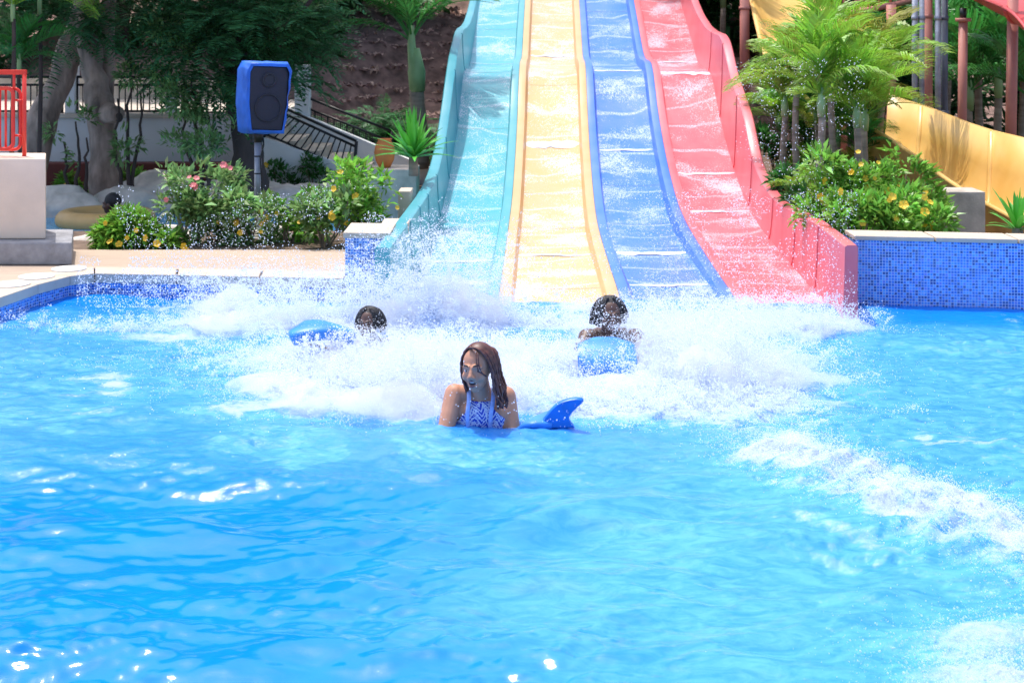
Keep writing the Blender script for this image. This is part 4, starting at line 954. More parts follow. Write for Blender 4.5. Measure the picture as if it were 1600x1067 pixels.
# creepers on the white wall below the stairs
for k, (x, y) in enumerate(((440,272), (490,262), (475,300))):
    c = P(x, y, 16.9); shrub('trailing weed on the stair wall, ' + ('left one with a yellow flower','upper right one','lowest one')[k], Vector((c.x, 16.9, .02)), [c, c + Vector((.08,0,-.12)), c + Vector((-.1,0,.05))], [(.13,.05,.10)]*3, 500, fl_at([(416,258)], 16.85) if k == 0 else [], 430+k, 'leaf_mid', group='weeds on the stair wall', L=.07, W=.025)

# ---- rocks along the channel
rk = random.Random(3)
ROCK = [(100,352,15.9,.5,.28,'left end of the far bank'), (205,335,16.2,.55,.26,'behind the bather'), (255,325,16.5,.7,.36,'largest, behind the round shrub'), (310,330,16.3,.6,.30,'behind the pink-flowered shrub'), (375,325,16.4,.6,.30,'left of the speaker pole'), (440,322,16.3,.6,.28,'right of the speaker pole'), (505,318,16.3,.6,.26,'below the stair end'), (565,318,16.2,.55,.26,'by the largest shrub'),
        (90,380,13.05,.45,.10,'near bank beside the grey step'), (140,378,12.95,.26,.16,'near bank left of the round shrub'), (260,365,13.3,.5,.2,'near bank under the pink-flowered shrub'), (420,360,13.2,.4,.2,'near bank at the pole foot')]
for k, (x, y, D, s, h, lb) in enumerate(ROCK):
    bm = bmesh.new(); bmesh.ops.create_icosphere(bm, subdivisions=4, radius=1)
    for v in bm.verts:
        p = v.co; q = 1 + .55*(float(fbm(p.x*1.3+k*3, p.y*1.3+p.z, 3, k))-.5) + .22*(float(fbm(p.x*4+k, p.y*4-p.z*3, 3, k+9))-.5)
        v.co = Vector((p.x*s*q, p.y*s*.6*q, max(p.z*h*q, -.1)))
    for f in bm.faces: f.smooth = True
    me = bpy.data.meshes.new('rock'); bm.to_mesh(me); bm.free(); o = obj('rock', me, M['rock']); o.location = ((x-800)/F*D, D, .0); o.rotation_euler = (0,0,rk.uniform(-.4,.4))
    tag(o, 'pale rock on the channel bank, ' + lb, 'rock', 'rocks lining the channel')

# ---- background trees and undergrowth
bgr = random.Random(5)
for k, (x, D, h, lb) in enumerate(((-9.5,24,8,'dark tree behind the walkway at the far left'), (-6.8,24.5,8,'dark tree behind the railing'), (-4.6,24.5,8,'dark tree behind the speaker'), (-3.0,26.5,7,'dark tree left of the brown slope'), (4.4,26,7,'dark tree above the red slide wall'), (6.6,24,7,'dark tree behind the upper yellow slide'), (8.2,22.8,7.5,'dark tree behind the platform'), (9.6,21.8,7.5,'dark tree behind the salmon posts'), (11.4,21.2,7.5,'dark tree at the right edge of the picture'))):
    z0 = hill_z(x, D) - .2; t = empty('background_tree', (x, D, z0)); tag(t, lb, 'tree', 'dark trees at the back')
    child(MB().tube(wobble([(x,D,z0), (x+.1,D,z0+h*.45), (x-.1,D,z0+h*.8)], .06, k), taper(11, .16, .06), 8), 'trunk', M['bark_dark'], t)
    cs = [(x + bgr.uniform(-1.3,1.3), D + bgr.uniform(-1,1), z0 + bgr.uniform(.3, h)) for _ in range(22)]
    o = leafy('crown', M['leaf_dark'], t, cs, [(bgr.uniform(.5,.95), .7, bgr.uniform(.4,.75)) for _ in cs], 15000, .26, .11, 500+k, hole=.36, hs=1.2); o.matrix_parent_inverse = t.matrix_basis.inverted()
n_ = 16000; px = rng.uniform(-4.6, 1.5, n_); pyy = rng.uniform(21, 28, n_)
pz = np.array([hill_z(a, b_) for a, b_ in zip(px, pyy)])
V, Fq = leaf_quads(np.stack([px, pyy, pz+.02], -1), norm(rdirs(n_)*np.array([1,1,.5])), norm(rdirs(n_)*.5+np.array([0,-.6,1.])), .085*(.5+rng.random(n_)), .045*(.5+rng.random(n_)))
tag(obj('leaf_litter', arr_mesh('leaf_litter', V, Fq), M['litter']), 'dry brown leaves lying over the slope', 'leaves', kind='stuff')
cs = []; rs = []
for k in range(26):
    x = bgr.uniform(-2.9,-1.0); y = bgr.uniform(19.2,21.5); cs.append((x, y, bgr.uniform(.2,.75))); rs.append((.3,.3,.16))
o = feathery('undergrowth', M['leaf_dark'], None, cs, rs, 1300, 77, .34); tag(o, 'dark ferny undergrowth at the foot of the brown slope', 'undergrowth', kind='stuff')

# ================================================================== yellow flume, tower and pipes at the right
def catmull(ps, n_):
    ps = [Vector(p) for p in ps]; q = [ps[0]*2-ps[1]] + ps + [ps[-1]*2-ps[-2]]; out = []
    for i in range(1, len(q)-2):
        for k in range(n_):
            t = k/n_; a, b_, c, d = q[i-1], q[i], q[i+1], q[i+2]
            out.append(.5*((2*b_) + (c-a)*t + (2*a-5*b_+4*c-d)*t*t + (3*b_-a-3*c+d)*t**3))
    return out + [ps[-1]]
def flume(name, label, near, far, sag, mat, joints, lip=.07):
    t = empty(name, near[-1]); tag(t, label, 'water slide')
    a, b_ = catmull(near, 10), catmull(far, 10); n_ = len(a)
    def sec(i, off=0, grow=0):
        p, q = a[i], b_[i]; sd = (q-p); up = Vector((0,0,1)); out = []; sh = Vector((sd.x, sd.y, 0)).normalized()
        out.append(p - sh*lip - up*.025); out.append(p - sh*lip); out.append(p)
        for k in range(1, 12):
            u = k/12; out.append(p.lerp(q, u) - up*(sag*(1-abs(2*u-1)**4)))
        out += [q, q + sh*lip, q + sh*lip - up*.025]
        return out
    js = [0] + joints + [n_-1]
    for s0, s1 in zip(js[:-1], js[1:]):
        inn = [sec(i) for i in range(s0, s1+1)]
        m_ = MB().loft(inn); 
        low = []
        for i in range(s0, s1+1):
            c = sec(i); low.append([c[2+k] - Vector((0,0,.03)) + (Vector((0,0,0))) for k in range(13)])
        m_.loft(low); child(m_, 'trough_section', M[mat], t)
    for j in joints:
        c = sec(j)[2:15]; child(MB().tube([q - Vector((0,0,.02)) for q in c], .035, 6), 'joint_flange', M[mat], t)
    return t
nearp = [P(1345,186,15.0), P(1372,203,14.6), P(1415,230,14.0), P(1500,290,12.9), P(1600,346,11.9), P(1740,420,11.2)]
farp = [P(1388,147,16.0), P(1412,156,15.8), P(1450,168,15.3), P(1530,198,14.2), P(1600,216,13.3), P(1740,250,12.6)]
flume('flume_slide', 'open yellow flume sweeping down behind the palms to the right', nearp, farp, .62, 'flume_yellow', [18, 33], .10)
flume('flume_slide', 'upper yellow slide coming down above the palms', [P(1158,-150,24), P(1166,-60,22.5), P(1178,0,21.2), P(1192,60,20), P(1200,85,19.4)], [P(1268,-160,24.2), P(1275,-60,22.7), P(1284,0,21.4), P(1296,60,20.2), P(1302,85,19.6)], .22, 'flume_yellow', [14, 27])
tag(MB().box(tuple(P(1482,372,12.05)-Vector((0,0,.3))), tuple(P(1540,300,12.05)+Vector((0,.35,0)))).build('support_block', M['concrete'], bevel=.012), 'weathered concrete block propping the yellow flume', 'block')
tag(MB().box(tuple(P(1462,372,12.3)-Vector((0,0,.3))), tuple(P(1478,341,12.3)+Vector((0,.2,0)))).build('support_block', M['concrete'], bevel=.01), 'small concrete stub left of the big flume block', 'block')
def column(label, x0_, x1_, y0_, y1_, D, mat, flange=True, name='support_column', lean=0):
    a, b_ = P((x0_+x1_)/2, y1_, D), P((x0_+x1_)/2+lean, y0_, D); rr_ = (x1_-x0_)/2/F*D; a.z = .15
    t = empty(name, a); tag(t, label, 'column' if 'pipe' not in name else 'pipe')
    child(MB().tube([a, b_], rr_, 18), 'shaft', M[mat], t)
    if flange: child(MB().tube([b_ - Vector((0,0,.01)), b_ + Vector((0,0,.03))], rr_*1.7, 18), 'flange', M[mat], t); child(MB().tube([b_ + Vector((0,0,.03)), b_ + Vector((0,0,.14))], rr_*.75, 14), 'bracket', M['black_metal'], t)
    else:
        for y in (.35, .75): q = a.lerp(b_, y); child(MB().tube([q, q+Vector((0,0,.05))], rr_*1.22, 16), 'collar', M[mat], t)
    return t
column('salmon steel column with a flanged top under the red flume', 1495, 1509, 33, 190, 15.6, 'pink_post', lean=3)
column('thicker salmon steel column at the right edge', 1569, 1586, -40, 212, 14.8, 'pink_post', lean=6)
column('salmon column behind the grey pipes of the tower', 1444, 1457, -60, 170, 16.6, 'pink_post', False)
column('salmon column under the slatted platform', 1385, 1400, 8, 200, 17.6, 'pink_post', False)
column('salmon column left of the upper yellow slide', 1156, 1171, -60, 190, 21.0, 'pink_post', False)
column('pale grey downpipe, left of a pair on the tower', 1425, 1434, -60, 190, 16.0, 'galv', False, 'drain_pipe')
column('pale grey downpipe, right of a pair on the tower', 1436, 1444.5, -60, 190, 16.0, 'galv', False, 'drain_pipe')
column('grey pipe standing apart beside the dark stained pipe', 1461, 1470, -60, 190, 15.9, 'galv', False, 'drain_pipe')
column('dark streaked pipe beside the grey pipe', 1471, 1481, -60, 190, 15.95, 'pipe_dark', False, 'drain_pipe')
pf = empty('slide_platform', P(1360,60,18)); tag(pf, 'rusty raised platform with a railing above the palms', 'platform')
A0, A1 = P(1300,26,17.2), P(1425,-4,18.6)
for k in range(9):
    p = A0.lerp(A1, k/9); q = A0.lerp(A1, (k+.88)/9); m_ = MB(); u = Vector((.35,1.6,0)); m_.add([p, q, q+u, p+u, p+Vector((0,0,-.06)), q+Vector((0,0,-.06)), q+u+Vector((0,0,-.06)), p+u+Vector((0,0,-.06))], [(0,1,2,3),(7,6,5,4),(0,4,5,1),(1,5,6,2),(2,6,7,3),(3,7,4,0)])
    child(m_, 'deck_plank', M['rust_deck'], pf)
child(MB().tube([A0 + Vector((-.1,-.03,-.03)), A1 + Vector((.1,-.03,-.03))], .035, 8), 'edge_beam', M['pink_post'], pf)
for h in (.11, .22): child(MB().tube([A0 + Vector((0,-.02,h)), A1 + Vector((0,-.02,h))], .014, 8), 'rail', M['pink_post'], pf)
for k in range(8):
    p = A0.lerp(A1, k/7); child(MB().tube([p, p + Vector((0,0,.3))], .018, 8), 'railing_post', M['pink_post'], pf)
for x, D in ((1318,18.8), (1345,19.2)): q = P(x, 10, D); child(MB().tube([Vector((q.x, q.y, .2)), q], .05, 12), 'leg', M['pink_post'], pf)
flume('flume_slide', 'red flume curving overhead in the top corner at the right', [P(1462,-70,16.4), P(1480,-35,16.0), P(1530,-8,15.0), P(1588,22,13.6), P(1640,100,12.6)], [P(1480,-120,17.4), P(1540,-90,17.2), P(1600,-60,16.2), P(1660,-10,14.8), P(1720,60,13.8)], .22, 'flume_red', [14, 27])

# ------------------------------------------------------------------ speaker, pot, posts
sp = empty('loudspeaker', P(412,205,13.2)); tag(sp, 'black loudspeaker in a blue cloth cover on a grey pole', 'speaker')
DS = 13.2; ctr = P(412,153,DS); Ms = Matrix.Translation(ctr) @ Matrix.Rotation(R(30), 4, 'Z') @ Matrix.Rotation(R(3), 4, 'Y')
def octo(wt, wm, wb, h, y, sc_=1): return [Ms @ Vector((x*sc_, y, z*sc_)) for x, z in ((-wb,-h),(wb,-h),(wm,-h*.2),(wt,h*.80),(wt*.85,h),(-wt*.85,h),(-wt,h*.80),(-wm,-h*.2))]
child(MB().loft([octo(.19,.185,.15,.30,.16), octo(.20,.19,.155,.31,-.11)], False, True).add(octo(.20,.19,.155,.31,-.11), [tuple(range(8))]).add(octo(.19,.185,.15,.30,.16), [tuple(range(8))]), 'cabinet', M['speaker_black'], sp)
cv = MB(); cv.loft([octo(.188,.182,.148,.295,-.130), octo(.212,.202,.168,.322,-.122), octo(.228,.215,.18,.335,-.04), octo(.225,.21,.178,.335,.10), octo(.205,.20,.165,.32,.19)], True, True); cv.add(octo(.205,.20,.165,.32,.19), [tuple(range(8))])
o = child(cv, 'cover', M['blue_cloth'], sp); subdiv_noise(o, 3, .040, 11, 3)
child(MB().loft([octo(.185,.178,.145,.29,-.112), octo(.182,.175,.142,.287,-.122)], False, True).add(octo(.182,.175,.142,.287,-.122), [tuple(range(8))]), 'grille', M['speaker_mesh'], sp)
def ring(cx, cz, r_, tr, y, name, mat):
    q = [Ms @ Vector((cx + r_*math.cos(2*math.pi*k/32), y, cz + r_*math.sin(2*math.pi*k/32))) for k in range(33)]; child(MB().tube(q, tr, 6, False), name, M[mat], sp)
ring(0, -.09, .125, .008, -.126, 'woofer_ring', 'speaker_black'); ring(0, .17, .06, .012, -.126, 'horn_ring', 'speaker_black')
q = [Ms @ Vector((.09*math.cos(2*math.pi*k/24), -.1265, .17 + .045*math.sin(2*math.pi*k/24))) for k in range(24)]; child(MB().add(q, [tuple(range(24))]), 'horn', M['speaker_black'], sp)
child(MB().tube([P(403,215,DS), Vector((P(403,300,DS).x, DS, .1))], .034, 14), 'pole', M['galv'], sp)
child(MB().tube([P(403,222,DS), P(403,200,DS)], .05, 14), 'pole_socket', M['black_metal'], sp)
for y in (272, 245): child(MB().tube([P(403,y,DS), P(403,y-2,DS)], .037, 14), 'pole_band', M['black_metal'], sp)
child(MB().tube(catmull([P(408,205,DS+.05), P(412,225,DS-.03), P(407,250,DS-.04), P(409,290,DS-.04), P(406,340,DS-.03)], 6), .008, 6), 'cable', M['black_metal'], sp)
pot = MB(); c = P(601,262,15.2); prof = [(.0,0),(.06,0),(.10,.08),(.115,.16),(.10,.24),(.07,.29),(.08,.31),(.06,.31),(.05,.27)]
pot.loft([[c + Vector((r_*math.cos(2*math.pi*k/24), r_*math.sin(2*math.pi*k/24), z)) for k in range(24)] for r_, z in prof], True, True)
tag(pot.build('garden_pot', M['terracotta']), 'orange terracotta jar half hidden by the strap-leaved plant', 'pot')
tag(MB().box((P(602,262,15.2).x-.3, 15.0, .02), (P(602,262,15.2).x+.35, 15.5, c.z)).build('pot_stand', M['concrete'], bevel=.01), 'concrete ledge under the orange jar', 'ledge')
tag(MB().box(tuple(P(622,345,13.0)-Vector((0,0,.2))), tuple(P(642,299,13.0)+Vector((0,.3,0)))).build('concrete_pier', M['coping'], bevel=.01), 'tan concrete pier behind the wall of the teal slide', 'pier')
tag(MB().box((P(598,345,11.6).x, 11.45, -.1), (P(640,345,11.6).x, 11.75, P(600,345,11.6).z)).build('stone_ledge', M['coping'], bevel=.01), 'thin tan stone ledge behind the short mosaic wall', 'ledge')


# ================================================================== people
def capsule(mb, p0, p1, r0, r1, seg=14):
    p0, p1 = Vector(p0), Vector(p1); d = (p1-p0); d = d.normalized() if d.length > 1e-6 else Vector((0,0,1)); q = []; rr_ = []
    for k in range(6): a = R(88 - 88*k/6); q.append(p0 - d*r0*math.sin(a)); rr_.append(max(r0*math.cos(a), .0008))
    for k in range(5): t = k/4; q.append(p0.lerp(p1, t)); rr_.append(r0+(r1-r0)*t)
    for k in range(6): a = R(88*(k+1)/6); q.append(p1 + d*r1*math.sin(a)); rr_.append(max(r1*math.cos(a), .0008))
    mb.tube(q, rr_, seg)
def remesh(mb, voxel, smooth_it=3):
    me = bpy.data.meshes.new('tmp'); me.from_pydata([tuple(p) for p in mb.v], [], mb.f); me.update()
    bm = bmesh.new(); bm.from_mesh(me); bmesh.ops.recalc_face_normals(bm, faces=bm.faces); bm.to_mesh(me); bm.free()
    o = bpy.data.objects.new('tmp', me); C.objects.link(o)
    m_ = o.modifiers.new('r', 'REMESH'); m_.mode = 'VOXEL'; m_.voxel_size = voxel
    s_ = o.modifiers.new('s', 'SMOOTH'); s_.factor = .5; s_.iterations = smooth_it
    dg = bpy.context.evaluated_depsgraph_get(); out = bpy.data.meshes.new_from_object(o.evaluated_get(dg)); bpy.data.objects.remove(o)
    out.polygons.foreach_set('use_smooth', np.ones(len(out.polygons), bool)); out.materials.clear(); return out
def head_shapes(mb, c, Mh, s=1.0, mouth=.010):
    """Mh: rotation, local +Y = where the face looks, +Z up; s scales a 0.225 m head"""
    L_ = lambda x, y, z: Vector(c) + Mh @ (Vector((x, y, z))*s)
    def ell(x, y, z, r): mb.ball(L_(x, y, z), tuple(q*s for q in r), 20, 14, Mh)
    ell(0,-.012,.022,(.074,.090,.088)); ell(0,.022,-.020,(.062,.066,.080)); ell(0,.036,-.066,(.043,.046,.042)); ell(0,.058,-.090,(.024,.020,.018))
    for q in (-1, 1):
        ell(q*.036,.058,-.030,(.026,.024,.026)); ell(q*.077,-.008,-.012,(.011,.020,.030))
        capsule(mb, L_(q*.014,.084,.020), L_(q*.044,.070,.018), .011*s, .009*s, 10)              # brow
        ell(q*.013,.095,-.030,(.011,.012,.009))                                                  # nostril
    capsule(mb, L_(0,.083,.012), L_(0,.106,-.024), .009*s, .013*s, 10)
    capsule(mb, L_(-.018,.082,-.052+mouth*.5), L_(.018,.082,-.052+mouth*.5), .0085*s, .0085*s, 8); capsule(mb, L_(-.016,.079,-.062-mouth), L_(.016,.079,-.062-mouth), .0095*s, .0095*s, 8)
    return L_
def face_parts(t, L_, Mh, s, mouth=.010):
    for q in (-1, 1):
        e = MB().ball(L_(q*.030,.0665,.000), (.0145*s,.010*s,.0085*s), 14, 10, Mh); eo = child(e, 'eye', M['eye_white'], t)
        io = MB().ball(L_(q*.030-.001,.0755,.000), (.0066*s,.0028*s,.0068*s), 12, 8, Mh).build('iris', M['eye_dark']); io.parent = eo
        bq = [L_(q*(.014+.010*k), .0945-.006*k, .026+.004*math.sin(k)) for k in range(4)]; child(MB().tube(bq, [.0035*s,.004*s,.0035*s,.002*s], 6), 'eyebrow', M['hair_black'], t)
    ml = MB().ball(L_(0,.077,-.0575-mouth*.3), (.021*s,.0105*s,(.006+mouth*.55)*s), 16, 10, Mh); child(ml, 'mouth', M['mouth'], t)
    th = MB().ball(L_(0,.080,-.0535), (.016*s,.0085*s,.004*s), 14, 8, Mh); child(th, 'teeth', M['eye_white'], t)
    for z, yy in ((-.051+mouth*.5,.0895), (-.0635-mouth,.0870)): 
        lq = [L_(x, yy - abs(x)*.35, z - (abs(x)*.18 if z > -.055-mouth*.5 else -abs(x)*.25)) for x in (-.021,-.012,0,.012,.021)]
        child(MB().tube(lq, [.002*s,.0048*s,.0052*s,.0048*s,.002*s], 8), 'lip', M['lip'], t)
def hand(mb, w_, d, up, s=1.0, curl=.35):
    """palm and five fingers from the wrist w_ along d, palm facing -up"""
    w_, d, up = Vector(w_), Vector(d).normalized(), Vector(up).normalized(); sd = d.cross(up).normalized()
    for k in (-1, 0, 1): capsule(mb, w_ + sd*k*.022*s, w_ + d*.075*s + sd*k*.026*s, .016*s, .013*s, 10)
    for k, ln in zip((-1.5,-.5,.5,1.5), (.062,.078,.074,.056)):
        p = w_ + d*.085*s + sd*k*.0205*s; q = p + (d - up*curl*.4).normalized()*ln*.5*s; e = q + (d - up*curl*1.4).normalized()*ln*.5*s
        capsule(mb, p, q, .0092*s, .0085*s, 8); capsule(mb, q, e, .0085*s, .0070*s, 8)
    p = w_ + d*.02*s - sd*.03*s; q = p + (d*.7 - sd*.75).normalized()*.038*s; capsule(mb, p, q, .012*s, .010*s, 8); capsule(mb, q, q + (d - sd*.25).normalized()*.032*s, .010*s, .008*s, 8)
def look(fx, fy, fz, roll=0):
    f = Vector((fx, fy, fz)).normalized(); r_ = f.cross(Vector((0,0,1))).normalized(); u = r_.cross(f)
    return (Matrix((r_, f, u)).transposed()) @ Matrix.Rotation(roll, 3, 'Y')
def shell(me, name, mat, sel, off, parent):
    """cloth lying on the body: the faces that sel() picks, lifted off the skin"""
    bm = bmesh.new(); bm.from_mesh(me); bm.normal_update()
    dele = [f for f in bm.faces if not sel(f.calc_center_median())]; bmesh.ops.delete(bm, geom=dele, context='FACES')
    for v in bm.verts: v.co += v.normal*off
    out = bpy.data.meshes.new(name); bm.to_mesh(out); bm.free()
    o = obj(name, out, mat); o.parent = parent; o.matrix_parent_inverse = parent.matrix_basis.inverted()
    sm = o.modifiers.new('thick', 'SOLIDIFY'); sm.thickness = .003; sm.offset = -1; return o
def suit_mat():
    m, n, l, b = nodes('blue_white_printed_swimsuit'); v = n.new('ShaderNodeTexCoord').outputs['Object']
    sx = n.new('ShaderNodeSeparateXYZ'); l.new(v, sx.inputs[0])
    zig = mathn(n, l, 'MULTIPLY', mathn(n, l, 'PINGPONG', mathn(n, l, 'ADD', sx.outputs[0], sx.outputs[1]), .03), 1.4)
    st = mathn(n, l, 'FRACT', mathn(n, l, 'MULTIPLY', mathn(n, l, 'ADD', sx.outputs[2], zig), 42.0))
    band = mathn(n, l, 'GREATER_THAN', st, .66)
    vo = N(n, 'ShaderNodeTexVoronoi', i_Scale=75.0, feature='DISTANCE_TO_EDGE'); l.new(v, vo.inputs['Vector'])
    ln = mathn(n, l, 'LESS_THAN', vo.outputs[0], .09)
    bl = mathn(n, l, 'GREATER_THAN', noise(n, l, v, 28, 1), .5)
    f = mathn(n, l, 'MAXIMUM', mathn(n, l, 'MULTIPLY', band, .9), mathn(n, l, 'MULTIPLY', ln, bl))
    l.new(mixc(n, l, f, (.02,.06,.50), (.62,.70,.86)), b.inputs['Base Color']); b.inputs['Roughness'].default_value = .5; return m
M['suit'] = suit_mat(); M['strap'] = pm('pale_blue_strap', (.30,.42,.80), .5, .2, 30)

# ---- woman lying on her mat, chest raised, in front
w0 = Vector((-.17, 7.45, 0)); wt = empty('person', w0); tag(wt, 'woman with long braids in a blue patterned swimsuit riding chest-up through the water', 'person')
mb = MB(); hc = Vector((-.180, 7.40, .305)); Mh = look(-.34, -.93, -.02, R(4)); S_ = 1.06
L_ = head_shapes(mb, hc, Mh, S_, .012)
nb = Vector((-.160, 7.47, .150)); sl, sr = Vector((-.305, 7.47, .146)), Vector((-.032, 7.51, .122))
capsule(mb, nb + Vector((0,.01,-.03)), hc + Vector((.004,.035,-.06)), .056, .050)
ch = Vector((-.155, 7.50, .04)); wa = Vector((-.02, 7.78, -.10)); pe = Vector((.08, 7.95, -.12))
for a, b_, r0, r1 in ((nb + Vector((0,.03,-.03)), sl + Vector((.03,.01,-.005)), .052, .052), (nb + Vector((0,.03,-.03)), sr + Vector((-.03,.01,-.005)), .052, .052),
                      (ch + Vector((-.075,-.02,.015)), ch + Vector((-.055,-.01,-.09)), .078, .085), (ch + Vector((.075,-.02,.0)), ch + Vector((.06,0,-.09)), .078, .085), (ch, wa, .11, .105), (wa + Vector((-.05,0,0)), pe + Vector((-.05,0,0)), .09, .10), (wa + Vector((.05,0,0)), pe + Vector((.06,0,0)), .09, .10)):
    capsule(mb, a, b_, r0, r1, 18)
ARM = []
el, er = Vector((-.352, 7.36, -.03)), Vector((.005, 7.44, -.06)); wlr, wrr = Vector((-.28, 7.20, -.075)), Vector((-.03, 7.20, -.085))
for a, b_, r0, r1 in ((sl, el, .054, .043), (el, wlr, .042, .029), (sr, er, .054, .043), (er, wrr, .042, .029)): capsule(mb, a, b_, r0, r1); ARM.append((a, b_, max(r0, r1)))
hand(mb, wlr, (.3,-1,-.05), (0,0,1)); hand(mb, wrr, (-.3,-1,-.05), (0,0,1))
for sgn, k, f in ((-1, (.20,8.28,-.14), (.36,8.62,-.13)), (1, (.32,8.22,-.14), (.52,8.52,-.13))):
    h = pe + Vector((sgn*.07,0,0)); capsule(mb, h, k, .082, .055); capsule(mb, k, f, .054, .036); capsule(mb, f, Vector(f) + Vector((.07,.10,-.01)), .036, .022)
wm = remesh(mb, .0058, 2); bo = obj('body', wm, M['skin']); bo.parent = wt; bo.matrix_parent_inverse = wt.matrix_basis.inverted()
face_parts(wt, L_, Mh, S_, .012)
def seg_d(p, a, b_):
    t = max(0, min(1, (p-a).dot(b_-a)/(b_-a).length_squared)); return (p - a.lerp(b_, t)).length
def in_suit(p):
    if p.z > .155 or p.y > 7.98 or p.z < -.3: return False
    if any(seg_d(p, a, b_) < r_*1.12 for a, b_, r_ in ARM): return False
    x = p.x - (-.160)
    if p.y < 7.50: return p.z < .118 - 0.0*abs(x) and abs(x) < .060 + max(0, .085 - p.z)*1.15
    return p.z < .03
shell(wm, 'swimsuit', M['suit'], in_suit, .004, wt)
for x, e in ((-.058, -.070), (.052, .046)):
    q = [Vector((-.160+x*1.0, 7.53, .185)), Vector((-.160+x*1.15, 7.445, .172)), Vector((-.160+x*1.15, 7.395, .125)), Vector((-.160+e*1.05, 7.378, .06)), Vector((-.160+e, 7.392, -.03))]
    rows = [[p + Vector((-.011,0,.0)), p + Vector((-.004,-.006,0)), p + Vector((.004,-.006,0)), p + Vector((.011,0,0))] for p in catmull(q, 5)]
    o = child(MB().loft(rows), 'strap', M['strap'], wt)
# braids: thin ropes from the parting, most of them hanging over the shoulder at the picture's right
hb = MB(); br = random.Random(9)
def braid(way, r_=.0062):
    q = catmull([L_(*p) for p in way], 5); hb.tube(q, [r_*(1+.25*math.sin(2.4*i))*(1 if i < len(q)-4 else .7) for i in range(len(q))], 6)
for k in range(40):
    u = k/39; y0 = .060 - .135*u; j_ = lambda a: br.uniform(-a, a); ln = br.uniform(.85, 1.15)
    braid([(.020+j_(.006), y0*.8, .108-.03*u), (-.030, y0+j_(.006), .104-.02*u), (-.068+j_(.004), y0-.012, .062), (-.085+j_(.006), y0*.9-.012, .005), (-.092+j_(.010), y0*.8-.012, -.055*ln), (-.104+j_(.016), y0*.7-.008, -.115*ln), (-.116+j_(.024), y0*.6-.004, -.185*ln)])
for k in range(30):
    u = k/29; y0 = .035 - .12*u; j_ = lambda a: br.uniform(-a, a)
    braid([(.016, y0*.8, .110-.02*u), (.052+j_(.004), y0-.008, .086), (.078+j_(.004), y0-.018, .035), (.083+j_(.005), y0-.026, -.03), (.078+j_(.006), y0-.032, -.085), (.070+j_(.01), y0*.6-.038, -.13-.02*br.random())], .0056)
for k in range(2):      # a few strands fallen over the forehead
    x = -.026 - .010*k; braid([(.014,.040,.112), (x,.078,.086), (x-.010,.097,.050), (x-.016-.002*k,.094,.006-.02*br.random()), (-.066-.004*k,.060,-.030)], .0032)
for z_, s2 in ((.028, 1.0),):
    cap = MB()
    hb.ball(L_(0,-.026,.036), (.080*S_,.086*S_,.084*S_), 24, 16, Mh)
child(hb, 'hair', M['hair_brown'], wt)
# her mat with the tail that curls up like a fin
def float_mat(label, path, width, thick, mat, fin=None):
    t = empty('sliding_mat', path[0]); tag(t, label, 'mat', 'foam sliding mats'); q = catmull(path, 6); rows = []
    for i, p in enumerate(q):
        tg = (q[min(i+1, len(q)-1)] - q[max(i-1, 0)]).normalized(); sd = tg.cross(Vector((0,0,1))).normalized(); up = sd.cross(tg); u_ = i/(len(q)-1); hw = width*.5*min(1, .5+u_*4, .5+(1-u_)*3.2)
        ring_ = []
        for k in range(20):
            a = 2*math.pi*k/20; ca, sa = math.cos(a), math.sin(a)
            ring_.append(p + sd*hw*math.copysign(abs(ca)**.6, ca) + up*thick*.5*math.copysign(abs(sa)**.7, sa))
        rows.append(ring_)
    m_ = MB().loft(rows, True, True); n_ = len(rows); m_.add(rows[0], [tuple(range(20))]); m_.add(rows[-1], [tuple(range(20))])
    child(m_, 'pad', M[mat], t); return t
mt = float_mat('blue foam mat under the woman with its tail turned up like a fin', [Vector((-.40,7.22,-.13)), Vector((-.2,7.42,-.155)), Vector((.00,7.55,-.10)), Vector((.09,7.52,-.035)), Vector((.16,7.48,.012)), Vector((.24,7.44,.0))], .30, .05, 'mat_pale')
fo_ = [(835,668),(842,662),(851,650),(860,639),(868,631),(878,625.5),(890,622),(902,620.5),(911,622),(912.5,625),(908,630),(902,635),(896,641),(891,647),(889,653),(892,660),(898,668)]
fm = MB(); F0 = [P(x, y, 7.40) for x, y in fo_]; cen = sum(F0, Vector())/len(F0); n_ = len(F0)
lay = [(-.022,.90), (-.016,.97), (0,1.0), (.016,.97), (.022,.90)]
fm.loft([[cen + (p-cen)*sc2 + Vector((0,dy,0)) for p in F0] for dy, sc2 in lay], True, True)
for dy, sc2 in (lay[0], lay[-1]): fm.add([cen + (p-cen)*sc2 + Vector((0,dy,0)) for p in F0], [tuple(range(n_))])
child(fm, 'upturned_tail', M['mat_blue'], mt)

M['blue_shirt'] = pm('blue_swim_shirt', (.03,.22,.68), .5, .3, 14)
